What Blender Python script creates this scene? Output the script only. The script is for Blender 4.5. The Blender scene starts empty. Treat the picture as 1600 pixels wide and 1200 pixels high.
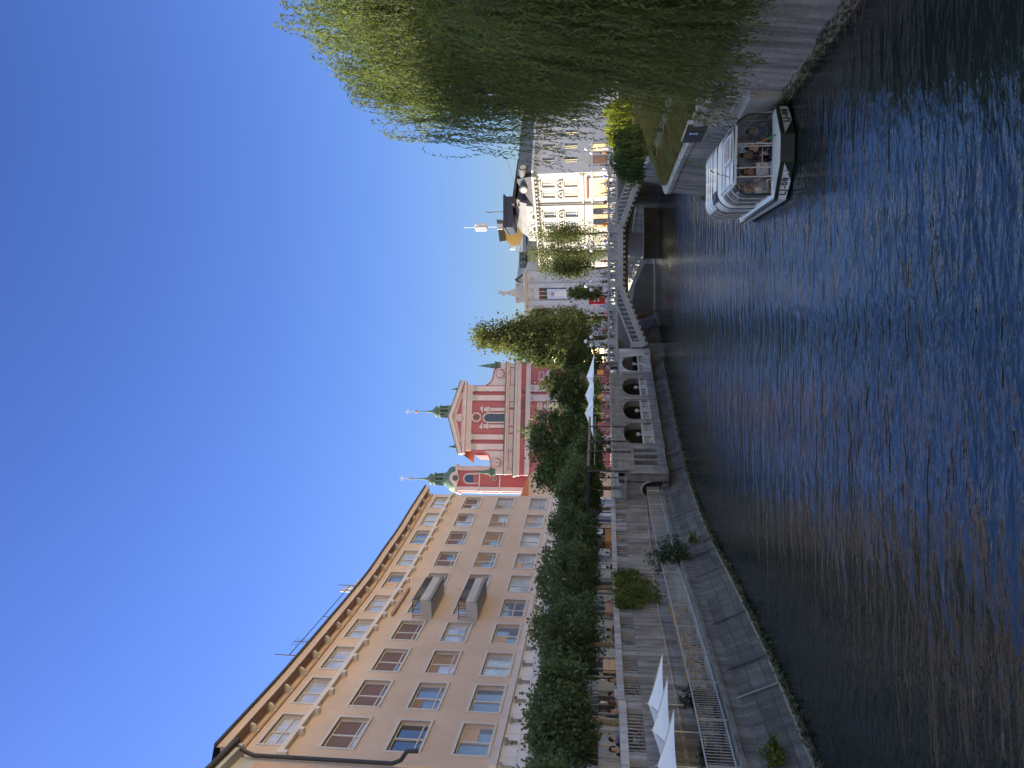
import bpy, math, random
import numpy as np
from mathutils import Vector, Matrix
SC = bpy.context.scene
COL = SC.collection
R = math.radians
# ------------------------------------------------------------------ camera (portrait photo stored on its side: camera rolled 90 deg)
H = 6.2
PITCH = math.atan(140/1200.0)
CT, ST = math.cos(PITCH), math.sin(PITCH)
F_, U_, R_ = Vector((0, CT, ST)), Vector((0, -ST, CT)), Vector((1, 0, 0))
cam = bpy.data.cameras.new('camera')
cam.sensor_width = 36; cam.sensor_fit = 'HORIZONTAL'; cam.lens = 27.0
cam.clip_start = 0.1; cam.clip_end = 3000
camo = bpy.data.objects.new('camera', cam); COL.objects.link(camo)
m3 = Matrix((-U_, R_, -F_)).transposed()
camo.matrix_world = Matrix.Translation((0, 0, H)) @ m3.to_4x4()
SC.camera = camo
# ------------------------------------------------------------------ sky, sun, exposure
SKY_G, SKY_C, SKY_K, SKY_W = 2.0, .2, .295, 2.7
SUN_DIR = Vector((-0.97, 0.22, 0)).normalized(); SUN_EL = R(23)
w = bpy.data.worlds.new('World'); SC.world = w; w.use_nodes = True
nt = w.node_tree; nt.nodes.clear()
wo = nt.nodes.new('ShaderNodeOutputWorld'); bg = nt.nodes.new('ShaderNodeBackground')
sky = nt.nodes.new('ShaderNodeTexSky'); sky.sky_type = 'NISHITA'; sky.sun_disc = False
sky.sun_elevation = SUN_EL
sky.sun_rotation = math.atan2(SUN_DIR.x, SUN_DIR.y)
sky.air_density = 1.0; sky.dust_density = 0.3; sky.ozone_density = 2.0
bg.inputs['Strength'].default_value = 0.15
def wn_(t, **k):
    n = nt.nodes.new(t)
    for a, v in k.items(): setattr(n, a, v)
    return n
# clear deep blue at middle heights, warm fill light added at skyline and overhead
gm = wn_('ShaderNodeGamma'); gm.inputs[1].default_value = SKY_G
nt.links.new(sky.outputs[0], gm.inputs[0])
lum = wn_('ShaderNodeRGBToBW'); nt.links.new(gm.outputs[0], lum.inputs[0])
ma = wn_('ShaderNodeMath', operation='MULTIPLY_ADD'); nt.links.new(lum.outputs[0], ma.inputs[0]); ma.inputs[1].default_value = SKY_C; ma.inputs[2].default_value = 1.0
dv = wn_('ShaderNodeMath', operation='DIVIDE'); dv.inputs[0].default_value = SKY_K; nt.links.new(ma.outputs[0], dv.inputs[1])
tn = wn_('ShaderNodeVectorMath', operation='MULTIPLY'); nt.links.new(gm.outputs[0], tn.inputs[0]); tn.inputs[1].default_value = (1.27, .95, .97)
vs = wn_('ShaderNodeVectorMath', operation='SCALE'); nt.links.new(tn.outputs[0], vs.inputs[0]); nt.links.new(dv.outputs[0], vs.inputs['Scale'])
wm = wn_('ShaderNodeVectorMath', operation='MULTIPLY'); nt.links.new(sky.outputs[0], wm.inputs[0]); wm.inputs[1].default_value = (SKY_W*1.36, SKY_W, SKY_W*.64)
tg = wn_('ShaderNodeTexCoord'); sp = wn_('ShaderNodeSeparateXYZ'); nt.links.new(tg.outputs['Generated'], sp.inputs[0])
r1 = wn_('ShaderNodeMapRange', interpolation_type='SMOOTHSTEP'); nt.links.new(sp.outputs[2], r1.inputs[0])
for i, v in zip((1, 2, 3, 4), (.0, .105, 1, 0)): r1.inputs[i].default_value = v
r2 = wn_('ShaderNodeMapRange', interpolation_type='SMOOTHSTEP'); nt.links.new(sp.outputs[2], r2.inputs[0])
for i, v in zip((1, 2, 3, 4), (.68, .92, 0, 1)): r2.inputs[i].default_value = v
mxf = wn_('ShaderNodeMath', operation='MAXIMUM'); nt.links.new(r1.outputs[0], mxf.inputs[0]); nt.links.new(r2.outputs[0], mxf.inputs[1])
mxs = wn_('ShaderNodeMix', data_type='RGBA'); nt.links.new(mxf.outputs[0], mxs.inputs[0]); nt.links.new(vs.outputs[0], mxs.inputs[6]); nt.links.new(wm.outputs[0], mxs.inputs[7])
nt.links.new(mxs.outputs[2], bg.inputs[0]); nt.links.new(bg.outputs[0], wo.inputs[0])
sl = bpy.data.lights.new('sun', 'SUN'); sl.energy = 4.2; sl.angle = R(0.5); sl.color = (1.0, 0.91, 0.77)
so = bpy.data.objects.new('sun', sl); COL.objects.link(so)
sd = Vector((SUN_DIR.x*math.cos(SUN_EL), SUN_DIR.y*math.cos(SUN_EL), math.sin(SUN_EL)))
so.rotation_euler = sd.to_track_quat('Z', 'Y').to_euler(); so.location = (-60, 30, 60)
SC.view_settings.view_transform = 'Standard'; SC.view_settings.look = 'None'
SC.view_settings.exposure = 1.6; SC.view_settings.gamma = 1
SC.cycles.max_bounces = 8
# ------------------------------------------------------------------ projection helpers (photo pixel -> real plane)
def ray(px, py):
    a = (600-py)/1200.0; b = (800-px)/1200.0
    return Vector((a, CT-b*ST, ST+b*CT))
def at_z(px, py, z):
    d = ray(px, py); t = (z-H)/d.z; return Vector((d.x*t, d.y*t, z))
def at_y(px, py, y):
    d = ray(px, py); t = y/d.y; return Vector((d.x*t, y, H+d.z*t))
def z_of(px, y):
    d = ray(px, 600); return H + y*d.z/d.y
def proj(p):
    q = Vector(p)-Vector((0, 0, H)); zc = q.dot(F_)
    return 800-1200*q.dot(U_)/zc, 600-1200*q.x/zc
# ------------------------------------------------------------------ paths: P(s, o, z), o positive to the right of travel
class Path:
    def __init__(s, pts):
        s.p = [Vector((p[0], p[1])) for p in pts]
        s.l = [0]
        for a, b in zip(s.p, s.p[1:]): s.l.append(s.l[-1]+(b-a).length)
        s.L = s.l[-1]
        s.nv = []
        for i in range(len(s.p)):
            t = Vector((0, 0))
            if i > 0: t += (s.p[i]-s.p[i-1]).normalized()
            if i < len(s.p)-1: t += (s.p[i+1]-s.p[i]).normalized()
            t.normalize(); s.nv.append(Vector((t.y, -t.x)))
    def at(s, q):
        i = 0
        while i < len(s.l)-2 and q > s.l[i+1]: i += 1
        f = (q-s.l[i])/(s.l[i+1]-s.l[i]); fc = min(1, max(0, f))
        pos = s.p[i].lerp(s.p[i+1], f)
        n = s.nv[i].lerp(s.nv[i+1], fc).normalized()
        return pos, n
    def P(s, q, o=0, z=0):
        p, n = s.at(q); return Vector((p.x+n.x*o, p.y+n.y*o, z))
    def ang(s, q):
        p, n = s.at(q); return math.atan2(n.x, -n.y)      # rot z so local -Y faces outward
    def s_at(s, py, o=0, z=5):
        best = None; N = 900
        for i in range(N+1):
            q = s.L*i/N; w_ = s.P(q, o, z)
            if w_.y < 4: continue
            e = abs(proj(w_)[1]-py)
            if best is None or e < best[0]: best = (e, q)
        return best[1]
def smooth(pts, n=6):
    out = []; P = [Vector(p) for p in pts]
    for i in range(len(P)-1):
        p0 = P[max(0, i-1)]; p1 = P[i]; p2 = P[i+1]; p3 = P[min(len(P)-1, i+2)]
        for k in range(n):
            t = k/n
            out.append(0.5*((2*p1)+(p2-p0)*t+(2*p0-5*p1+4*p2-p3)*t*t+(3*p1-p0-3*p2+p3)*t**3))
    out.append(P[-1]); return out
# ------------------------------------------------------------------ mesh builder
class MB:
    def __init__(s): s.v = []; s.f = []; s.uv = []; s.sm = []
    def add(s, vs, fs, uvs=None, smooth=False):
        b = len(s.v); s.v += [tuple(v) for v in vs]
        for i, f in enumerate(fs):
            s.f.append([b+k for k in f]); s.uv.append(uvs[i] if uvs else None); s.sm.append(smooth)
    def box(s, c, d, rz=0, M=None):
        x, y, z = d[0]/2, d[1]/2, d[2]/2
        vs = [Vector((i*x, j*y, k*z)) for k in (-1, 1) for j in (-1, 1) for i in (-1, 1)]
        if M is not None: vs = [M @ v for v in vs]
        elif rz: 
            m = Matrix.Rotation(rz, 3, 'Z'); vs = [m @ v for v in vs]
        vs = [v+Vector(c) for v in vs]
        s.add(vs, [(0, 2, 3, 1), (4, 5, 7, 6), (0, 1, 5, 4), (2, 6, 7, 3), (0, 4, 6, 2), (1, 3, 7, 5)])
        return s
    def b2(s, lo, hi):
        return s.box([(a+b)/2 for a, b in zip(lo, hi)], [abs(b-a) for a, b in zip(lo, hi)])
    def bar(s, p0, p1, w_, h_, up=(0, 0, 1)):
        p0 = Vector(p0); p1 = Vector(p1); d = (p1-p0)
        L = d.length
        if L < 1e-6: return s
        d.normalize(); u = Vector(up)
        if abs(d.dot(u)) > .98: u = Vector((1, 0, 0))
        x = d.cross(u).normalized(); u = x.cross(d)
        M = Matrix((d, x, u)).transposed()
        return s.box((p0+p1)/2, (L, w_, h_), M=M)
    def tube(s, pts, r, n=8, cap=True):
        pts = [Vector(p) for p in pts]; rs = r if isinstance(r, (list, tuple)) else [r]*len(pts)
        vs = []; ref = None
        for i, p in enumerate(pts):
            d = (pts[min(i+1, len(pts)-1)]-pts[max(i-1, 0)]).normalized()
            if ref is None:
                ref = Vector((0, 0, 1)) if abs(d.z) < .9 else Vector((1, 0, 0))
            x = d.cross(ref).normalized(); y = d.cross(x).normalized()
            for k in range(n):
                a = 2*math.pi*k/n; vs.append(p+(x*math.cos(a)+y*math.sin(a))*rs[i])
        fs = [(i*n+k, i*n+(k+1) % n, (i+1)*n+(k+1) % n, (i+1)*n+k) for i in range(len(pts)-1) for k in range(n)]
        s.add(vs, fs, smooth=True)
        if cap: s.add(vs[:n], [tuple(range(n))]); s.add(vs[-n:], [tuple(range(n))])
        return s
    def lathe(s, prof, c=(0, 0, 0), n=12, sx=1, sy=1, rot=0):
        vs = []
        for r, z in prof:
            for k in range(n):
                a = 2*math.pi*k/n+rot; vs.append((c[0]+r*sx*math.cos(a), c[1]+r*sy*math.sin(a), c[2]+z))
        fs = [(i*n+k, i*n+(k+1) % n, (i+1)*n+(k+1) % n, (i+1)*n+k) for i in range(len(prof)-1) for k in range(n)]
        s.add(vs, fs, smooth=True); return s
    def ball(s, c, r, n=10, sz=1.0, sx=1.0, sy=1.0):
        m = max(5, n//2+1)
        return s.lathe([(max(r*math.sin(math.pi*i/m), 1e-4), -r*sz*math.cos(math.pi*i/m)) for i in range(m+1)], c, n, sx, sy)
    def quad(s, a, b, c, d): s.add([a, b, c, d], [(0, 1, 2, 3)]); return s
    def poly(s, pts): s.add(pts, [tuple(range(len(pts)))]); return s
    def prism(s, pts, vec):
        pts = [Vector(p) for p in pts]; vec = Vector(vec); n = len(pts)
        vs = pts+[p+vec for p in pts]
        s.add(vs, [tuple(range(n)), tuple(reversed(range(n, 2*n)))]+[(k, (k+1) % n, n+(k+1) % n, n+k) for k in range(n)]); return s
    def pprism(s, path, pts, o0, o1):
        n = len(pts)
        vs = [path.P(q, o1, z) for q, z in pts]+[path.P(q, o0, z) for q, z in pts]
        s.add(vs, [tuple(range(n)), tuple(reversed(range(n, 2*n)))]+[(k, n+k, n+(k+1) % n, (k+1) % n) for k in range(n)]); return s
    def pbox(s, path, s0, s1, o0, o1, z0, z1, step=2.0, za=None):
        """box along a path; za optional function s -> dz"""
        qs = [s0]+[l for l in path.l if s0+1e-3 < l < s1-1e-3]+[s1]
        qq = []
        for a, b in zip(qs, qs[1:]):
            k = max(1, int(math.ceil((b-a)/step)))
            qq += [a+(b-a)*i/k for i in range(k)]
        qq.append(s1); n = len(qq); vs = []
        for q in qq:
            dz = za(q) if za else 0
            vs += [path.P(q, o0, z0+dz), path.P(q, o1, z0+dz), path.P(q, o1, z1+dz), path.P(q, o0, z1+dz)]
        fs = []; uvs = []
        for i in range(n-1):
            a = 4*i; b = a+4; qa, qb = qq[i], qq[i+1]
            fs.append((a+1, b+1, b+2, a+2)); uvs.append([(qa, z0), (qb, z0), (qb, z1), (qa, z1)])
            fs.append((a+3, a+2, b+2, b+3)); uvs.append([(qa, o0), (qa, o1), (qb, o1), (qb, o0)])
            fs.append((a, a+3, b+3, b)); uvs.append([(qa, z0), (qa, z1), (qb, z1), (qb, z0)])
            fs.append((a, b, b+1, a+1)); uvs.append([(qa, o0), (qb, o0), (qb, o1), (qa, o1)])
        e = 4*(n-1)
        fs.append((0, 1, 2, 3)); uvs.append([(o0, z0), (o1, z0), (o1, z1), (o0, z1)])
        fs.append((e, e+3, e+2, e+1)); uvs.append([(o0, z0), (o0, z1), (o1, z1), (o1, z0)])
        s.add(vs, fs, uvs); return s
    def pface(s, path, pts, o):
        s.add([path.P(q, o, z) for q, z in pts], [tuple(range(len(pts)))], [[(q, z) for q, z in pts]]); return s
    def wallgrid(s, path, sb, zb, holes, o=0, depth=.3, step=2.5):
        """front wall with rectangular holes (i,j) and their reveals"""
        for i in range(len(sb)-1):
            for j in range(len(zb)-1):
                a, b, c, d = sb[i], sb[i+1], zb[j], zb[j+1]
                if (i, j) in holes:
                    P = path.P
                    for (q0, y0), (q1, y1) in (((a, c), (b, c)), ((b, c), (b, d)), ((b, d), (a, d)), ((a, d), (a, c))):
                        s.add([P(q0, o, y0), P(q1, o, y1), P(q1, o-depth, y1), P(q0, o-depth, y0)], [(0, 1, 2, 3)],
                              [[(q0, y0), (q1, y1), (q1, y1+.2), (q0, y0+.2)]])
                else:
                    k = max(1, int((b-a)/step))
                    for m in range(k):
                        x0 = a+(b-a)*m/k; x1 = a+(b-a)*(m+1)/k
                        s.pface(path, [(x0, c), (x1, c), (x1, d), (x0, d)], o)
        return s
    def mesh(s, name, off=None):
        me = bpy.data.meshes.new(name); vs = s.v
        if off is not None: vs = [(x-off[0], y-off[1], z-off[2]) for x, y, z in vs]
        me.from_pydata(vs, [], s.f)
        if any(u is not None for u in s.uv):
            l = me.uv_layers.new(name='UVMap'); k = 0; dat = l.data
            for f, u in zip(s.f, s.uv):
                for i in range(len(f)):
                    if u: dat[k].uv = u[i]
                    k += 1
        me.polygons.foreach_set('use_smooth', s.sm); me.update(); return me
def wloc(o):
    v = Vector(o.location)
    while o.parent: o = o.parent; v += Vector(o.location)
    return v
def link(name, me, mat=None, parent=None):
    o = bpy.data.objects.new(name, me); COL.objects.link(o)
    if mat and not me.materials: me.materials.append(mat)
    if parent: o.parent = parent
    return o
def obj(name, mb, mat, parent=None, world=True):
    """one mesh object; world=True: builder coordinates are world ones"""
    off = wloc(parent) if (parent and world) else None
    return link(name, mb.mesh(name, off), mat, parent)
def tag(o, label, cat, group=None):
    o['label'] = label; o['category'] = cat
    if group: o['group'] = group
    return o
def thing(name, label, cat, loc=(0, 0, 0), rz=0, group=None):
    o = bpy.data.objects.new(name, None); COL.objects.link(o); o.empty_display_size = .3
    o.location = loc; o.rotation_euler = (0, 0, rz); return tag(o, label, cat, group)
def struct(name, mb, mat):
    o = obj(name, mb, mat); o['kind'] = 'structure'; return o
def dup(root, loc, rz=0, label=None, group=None, scale=None):
    r = root.copy(); COL.objects.link(r); r.location = loc; r.rotation_euler = (0, 0, rz)
    if label: r['label'] = label
    if group: r['group'] = group
    if scale: r.scale = scale
    for ch in list(root.children):
        c = ch.copy(); COL.objects.link(c); c.parent = r
        for g in list(ch.children):
            d = g.copy(); COL.objects.link(d); d.parent = c
    return r
# ------------------------------------------------------------------ materials
MC = {}
def mat(name, col, rough=.7, var=.15, scale=2.0, bump=0.0, bscale=30, metal=0, spec=.4, streak=0, uv=None, mortar=None, trans=0, alpha=None, coat=0, fine=0.06, mz=.012, bvar=.2):
    if name in MC: return MC[name]
    m = bpy.data.materials.new(name); m.use_nodes = True; MC[name] = m
    t = m.node_tree; N = t.nodes; Lk = t.links; b = N['Principled BSDF']
    b.inputs['Roughness'].default_value = rough; b.inputs['Metallic'].default_value = metal
    b.inputs['Specular IOR Level'].default_value = spec
    if coat: b.inputs['Coat Weight'].default_value = coat; b.inputs['Coat Roughness'].default_value = .05
    tc = N.new('ShaderNodeTexCoord'); src = tc.outputs['Object']
    def mixc(fac, a, b_, mode='MIX'):
        x = N.new('ShaderNodeMix'); x.data_type = 'RGBA'; x.blend_type = mode
        for i, val in ((0, fac), (6, a), (7, b_)):
            if hasattr(val, 'is_output'): Lk.new(val, x.inputs[i])
            else: x.inputs[i].default_value = val if i == 0 else (*val[:3], 1)
        return x.outputs[2]
    def noise(sc, det=5, vec=None, dis=0, rough_=.6):
        n = N.new('ShaderNodeTexNoise'); n.inputs['Scale'].default_value = sc; n.inputs['Detail'].default_value = det
        n.inputs['Distortion'].default_value = dis; n.inputs['Roughness'].default_value = rough_
        Lk.new(vec or src, n.inputs['Vector']); return n.outputs['Fac']
    def ramp(f, p0, p1):
        r = N.new('ShaderNodeMapRange'); r.inputs[1].default_value = p0; r.inputs[2].default_value = p1; Lk.new(f, r.inputs[0]); return r.outputs[0]
    c = Vector(col)
    lo = c*(1-var); hi = c*(1+var*.8)
    base = mixc(ramp(noise(scale, 6), .3, .7), lo, hi)
    if fine:
        base = mixc(ramp(noise(scale*14, 3), .35, .65), base, mixc(.5, base, c*.55), 'MIX') if False else mixc(fine*3, base, mixc(ramp(noise(scale*14, 3), .3, .7), (.55, .55, .55), (1.25, 1.25, 1.25)), 'MULTIPLY')
    hgt = None
    if uv:
        mp = N.new('ShaderNodeMapping'); Lk.new(tc.outputs['UV'], mp.inputs[0])
        br = N.new('ShaderNodeTexBrick'); Lk.new(mp.outputs[0], br.inputs['Vector'])
        br.inputs['Scale'].default_value = 1; br.inputs['Brick Width'].default_value = uv[0]; br.inputs['Row Height'].default_value = uv[1]
        br.inputs['Mortar Size'].default_value = mz; br.inputs['Mortar Smooth'].default_value = .3; br.inputs['Bias'].default_value = 0
        br.inputs['Color1'].default_value = (1-bvar, 1-bvar, 1-bvar, 1); br.inputs['Color2'].default_value = (1+bvar*.8, 1+bvar*.8, 1+bvar*.78, 1); br.inputs['Mortar'].default_value = (*(mortar or (.5, .5, .5)), 1)
        base = mixc(.85, base, br.outputs['Color'], 'MULTIPLY'); hgt = br.outputs['Fac']
    if streak:
        mp2 = N.new('ShaderNodeMapping'); mp2.inputs['Scale'].default_value = (2.6, .22, 1)
        Lk.new(tc.outputs['UV'], mp2.inputs[0])
        f = ramp(noise(1.0, 6, mp2.outputs[0], .3), .42, .68)
        base = mixc(ramp(f, 0, 1/streak if streak else 1), base, mixc(.62, base, (.05, .048, .042)))
        mp3 = N.new('ShaderNodeMapping'); mp3.inputs['Scale'].default_value = (3.0, .4, 1); mp3.inputs['Location'].default_value = (7, 3, 0)
        Lk.new(tc.outputs['UV'], mp3.inputs[0])
        base = mixc(ramp(noise(1.0, 5, mp3.outputs[0]), .62, .8), base, mixc(.35, base, (.6, .58, .54)))
    Lk.new(base, b.inputs['Base Color'])
    if bump:
        bp = N.new('ShaderNodeBump'); bp.inputs['Strength'].default_value = bump; bp.inputs['Distance'].default_value = .02
        h = noise(bscale, 5)
        if hgt is not None:
            mm = N.new('ShaderNodeMath'); mm.operation = 'MULTIPLY_ADD'; Lk.new(hgt, mm.inputs[0]); mm.inputs[1].default_value = -1.2; Lk.new(h, mm.inputs[2]); h = mm.outputs[0]
        Lk.new(h, bp.inputs['Height']); Lk.new(bp.outputs[0], b.inputs['Normal'])
    if trans:
        tr = N.new('ShaderNodeBsdfTranslucent'); Lk.new(mixc(1, base, (1.6, 1.7, .8), 'MULTIPLY'), tr.inputs[0])
        mx = N.new('ShaderNodeMixShader'); mx.inputs[0].default_value = trans
        Lk.new(b.outputs[0], mx.inputs[1]); Lk.new(tr.outputs[0], mx.inputs[2]); Lk.new(mx.outputs[0], N['Material Output'].inputs[0])
    if alpha is not None:
        tp = N.new('ShaderNodeBsdfTransparent'); mx = N.new('ShaderNodeMixShader'); mx.inputs[0].default_value = alpha
        Lk.new(tp.outputs[0], mx.inputs[1]); Lk.new(b.outputs[0], mx.inputs[2]); Lk.new(mx.outputs[0], N['Material Output'].inputs[0])
    return m
def flat(col, rough=.6, var=.08, **k):
    n = 'plain_%02d_%02d_%02d_%d' % (int(col[0]*99), int(col[1]*99), int(col[2]*99), int(rough*10))
    return mat(n, col, rough, var, **k)
def leafmat(name, col, var=.45, trans=.35, scale=.9):
    return mat(name, col, .55, var, scale, trans=trans, spec=.25, fine=.1)
M_peach = mat('peach_render', (.63, .475, .362), .9, .1, .35, bump=.15, bscale=25, fine=.03)
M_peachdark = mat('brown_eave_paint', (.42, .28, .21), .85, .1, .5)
M_stonew = mat('white_stone_cladding', (.80, .76, .71), .75, .05, .6, uv=(2.1, .85), mortar=(.6, .55, .5), bump=.1, mz=.02, bvar=.04, fine=.02)
M_frame = mat('pale_window_frame', (.60, .56, .52), .6, .08)
M_band = mat('pale_stone_trim', (.64, .58, .53), .75, .12, 1.2)
M_pane = mat('window_glass', (.17, .22, .30), .06, .3, .35, spec=.9, coat=1.0)  # blue sky reflection and pale curtains put into the base colour
M_panec = mat('curtained_window_glass', (.5, .54, .60), .1, .35, .8, spec=.8, coat=.9)
M_paned = mat('dark_window_glass', (.035, .04, .05), .05, .3, .5, spec=.9, coat=1.0)
M_blind = mat('purple_brown_roller_blind', (.19, .115, .105), .7, .12, 1)
M_blindw = mat('wooden_roller_blind', (.36, .22, .14), .7, .2, 1)
M_blindb = mat('beige_roller_blind', (.62, .42, .28), .7, .12, 1)
M_roofd = mat('dark_roof_sheet', (.045, .04, .042), .6, .2)
M_conc = mat('weathered_concrete', (.40, .385, .36), .9, .22, .8, bump=.3, streak=1.4)
M_wallq = mat('streaked_embankment_concrete', (.33, .315, .29), .92, .25, .7, uv=(3.2, 1.6), mortar=(.7, .68, .64), bump=.35, streak=1.3, mz=.01, fine=.2)
M_revet = mat('dark_wet_revetment_stone', (.165, .155, .14), .85, .4, .9, uv=(1.3, .5), mortar=(.6, .58, .55), bump=.8, streak=1.0, mz=.02, bvar=.3, fine=.24)
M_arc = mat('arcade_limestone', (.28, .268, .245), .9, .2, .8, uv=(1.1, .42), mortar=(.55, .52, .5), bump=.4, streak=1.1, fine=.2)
M_kerb = mat('worn_kerb_concrete', (.25, .24, .22), .9, .3, 1.2, bump=.5, streak=1.0, fine=.24)
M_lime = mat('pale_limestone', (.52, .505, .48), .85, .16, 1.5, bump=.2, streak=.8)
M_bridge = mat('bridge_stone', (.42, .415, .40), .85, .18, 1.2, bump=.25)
M_bridge_shade = mat('shaded_bridge_stone', (.19, .185, .18), .9, .25, 1.0, bump=.3, fine=.2)  # bridge stone darkened to stand in for shade on span and stairs
M_foot = mat('pale_waterline_stone', (.27, .24, .185), .9, .35, 3, bump=.8, bscale=8)
M_moss = leafmat('waterline_moss', (.075, .078, .028), trans=.1)
M_metal = mat('galvanised_metal', (.45, .46, .47), .4, .12, metal=.5)
M_dmetal = mat('dark_metal', (.055, .057, .06), .5, .2, metal=.3)
M_pave = mat('quay_paving', (.36, .34, .32), .9, .18, .7, bump=.2)
M_grass = mat('dry_grass_ground', (.105, .105, .045), .95, .4, 1.2, bump=.6, bscale=12)
M_bark = mat('plane_bark', (.30, .25, .17), .9, .4, 6, bump=.5)
M_barkd = mat('dark_bark', (.09, .075, .055), .9, .3, 6, bump=.5)
M_white = mat('white_canvas', (.80, .80, .82), .8, .05, 1.5)
M_wood = mat('yellow_wood', (.50, .30, .10), .6, .25, 4)
M_woodo = mat('orange_wood', (.52, .24, .10), .6, .25, 3)
M_copper = mat('green_copper', (.085, .155, .125), .6, .35, .9)
M_slate = mat('slate_roof', (.115, .11, .105), .7, .25, 1.5, bump=.3)
M_cwhite = mat('creamy_white_stucco', (.52, .495, .44), .85, .07, .6)
M_cgrey = mat('grey_white_stucco', (.55, .56, .58), .85, .1, .6)
M_cred = mat('red_church_render', (.43, .135, .145), .9, .1, .25, fine=.04)
M_cpink = mat('pale_pink_stucco', (.60, .50, .50), .85, .1, .5)
M_terra = mat('terracotta_roof', (.55, .20, .085), .85, .2, 2)
M_hullw = mat('white_hull_paint', (.76, .76, .75), .3, .06, 1, coat=.4)
M_hullg = mat('dark_green_hull_paint', (.02, .035, .03), .3, .15, 1, coat=.5)
M_glass = mat('clear_canopy_glass', (.07, .085, .09), .03, .1, 1, spec=.9, alpha=.42)
M_black = mat('black_lettering', (.02, .02, .022), .5, .05)
exec_parts = []
# ================================================================== SETTING
rnd = random.Random(7)
# left bank waterline measured on the photo, cast onto the water plane
wl = [(1284, 1200), (1215, 1040), (1150, 906), (1106, 820), (1072.5, 722), (1041, 575)]
wp = [at_z(x, y, 0) for x, y in wl]
d0 = (wp[0]-wp[1]).normalized()
pts = [wp[0]+d0*20, wp[0]+d0*9]+wp+[Vector((3.2, 77.5, 0)), Vector((6.5, 84, 0)), Vector((8.2, 89, 0))]
LB = Path(smooth([(p.x, p.y) for p in pts], 5))
# right bank, travelling towards the camera
rp = [(18.5, 96), (19.8, 78), (17.5, 62), (13.2, 51), (10.95, 46), (10.55, 40), (10.1, 33), (9.6, 27), (9.45, 23), (9.35, 17), (9.3, 6), (9.3, -12)]
RB = Path(smooth(rp, 5))
WZ = 1.95      # walkway level
QZ = 4.55      # quay level
s_br = LB.s_at(549, 1.0, 3)       # where the bridge meets the arcade
s_ar = LB.s_at(741, .2, 3)        # left end of the arcade
# ---- water
mw = bpy.data.materials.new('river_water'); mw.use_nodes = True
t = mw.node_tree; b = t.nodes['Principled BSDF']
b.inputs['Base Color'].default_value = (.010, .016, .016, 1); b.inputs['Roughness'].default_value = .025
b.inputs['IOR'].default_value = 1.5; b.inputs['Specular IOR Level'].default_value = .6
tc = t.nodes.new('ShaderNodeTexCoord')
hs = []
for sc, sx, amp, det, dis in ((.6, .4, .55, 2, .2), (2.0, .36, .5, 2, .3), (6.5, .4, .16, 3, .2)):
    mp = t.nodes.new('ShaderNodeMapping'); mp.inputs['Scale'].default_value = (sx, 1, 1); mp.inputs['Rotation'].default_value = (0, 0, R(-8))
    t.links.new(tc.outputs['Object'], mp.inputs[0])
    n = t.nodes.new('ShaderNodeTexNoise'); n.inputs['Scale'].default_value = sc; n.inputs['Detail'].default_value = det; n.inputs['Distortion'].default_value = dis
    t.links.new(mp.outputs[0], n.inputs['Vector'])
    m_ = t.nodes.new('ShaderNodeMath'); m_.operation = 'MULTIPLY'; m_.inputs[1].default_value = amp
    t.links.new(n.outputs['Fac'], m_.inputs[0]); hs.append(m_.outputs[0])
a1 = t.nodes.new('ShaderNodeMath'); t.links.new(hs[0], a1.inputs[0]); t.links.new(hs[1], a1.inputs[1])
a2 = t.nodes.new('ShaderNodeMath'); t.links.new(a1.outputs[0], a2.inputs[0]); t.links.new(hs[2], a2.inputs[1])
# calmer by the left bank, in its own patches
np_ = t.nodes.new('ShaderNodeTexNoise'); np_.inputs['Scale'].default_value = .09; np_.inputs['Detail'].default_value = 2
t.links.new(tc.outputs['Object'], np_.inputs['Vector'])
mr = t.nodes.new('ShaderNodeMapRange'); mr.inputs[1].default_value = .3; mr.inputs[2].default_value = .65; mr.inputs[3].default_value = .45; mr.inputs[4].default_value = 1.0
t.links.new(np_.outputs['Fac'], mr.inputs[0])
bp = t.nodes.new('ShaderNodeBump'); bp.inputs['Distance'].default_value = .23
t.links.new(mr.outputs[0], bp.inputs['Strength'])
t.links.new(a2.outputs[0], bp.inputs['Height']); t.links.new(bp.outputs[0], b.inputs['Normal'])
mb = MB(); mb.quad((-60, -30, 0), (80, -30, 0), (80, 150, 0), (-60, 150, 0)); struct('river_water', mb, mw)
mb = MB(); mb.quad((-1500, -1500, -2), (1500, -1500, -2), (1500, 3000, -2), (-1500, 3000, -2)); struct('ground', mb, M_pave)
# ---- left quay ground and square
def strip(path, o, z, xfar, s0, s1, n=60):
    mb = MB()
    for i in range(n):
        a = path.P(s0+(s1-s0)*i/n, o, z); c = path.P(s0+(s1-s0)*(i+1)/n, o, z)
        mb.quad((xfar, a.y, z), a, c, (xfar, c.y, z))
    return mb
WO = -3.8
_sA, _sB = LB.s_at(930, -3.4, 4), s_ar
QW = Path([tuple(LB.P(q, WO+(2.2*min(1, max(0, (q-_sA)/(_sB-_sA)))), 0))[:2] for q in [k*1.5 for k in range(int(s_ar/1.5)+1)]+[s_ar]])
QE = QW.L
struct('quay_pavement', strip(QW, -.3, QZ, -300, 0, QE), M_pave)
mb = strip(LB, .3, QZ, -300, s_ar, LB.L); struct('promenade_pavement', mb, M_pave)
e = LB.P(LB.L, .5, QZ)
mb = MB(); mb.poly([(-300, e.y, QZ), e, (8.4, 112, QZ), (8.4, 600, QZ), (-300, 600, QZ)]); struct('square_pavement', mb, M_pave)
mb = MB(); mb.poly([(8.4, 128, QZ), (17.5, 106, QZ), (300, 106, QZ), (300, 600, QZ), (8.4, 600, QZ)]); struct('far_pavement', mb, M_pave)
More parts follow.
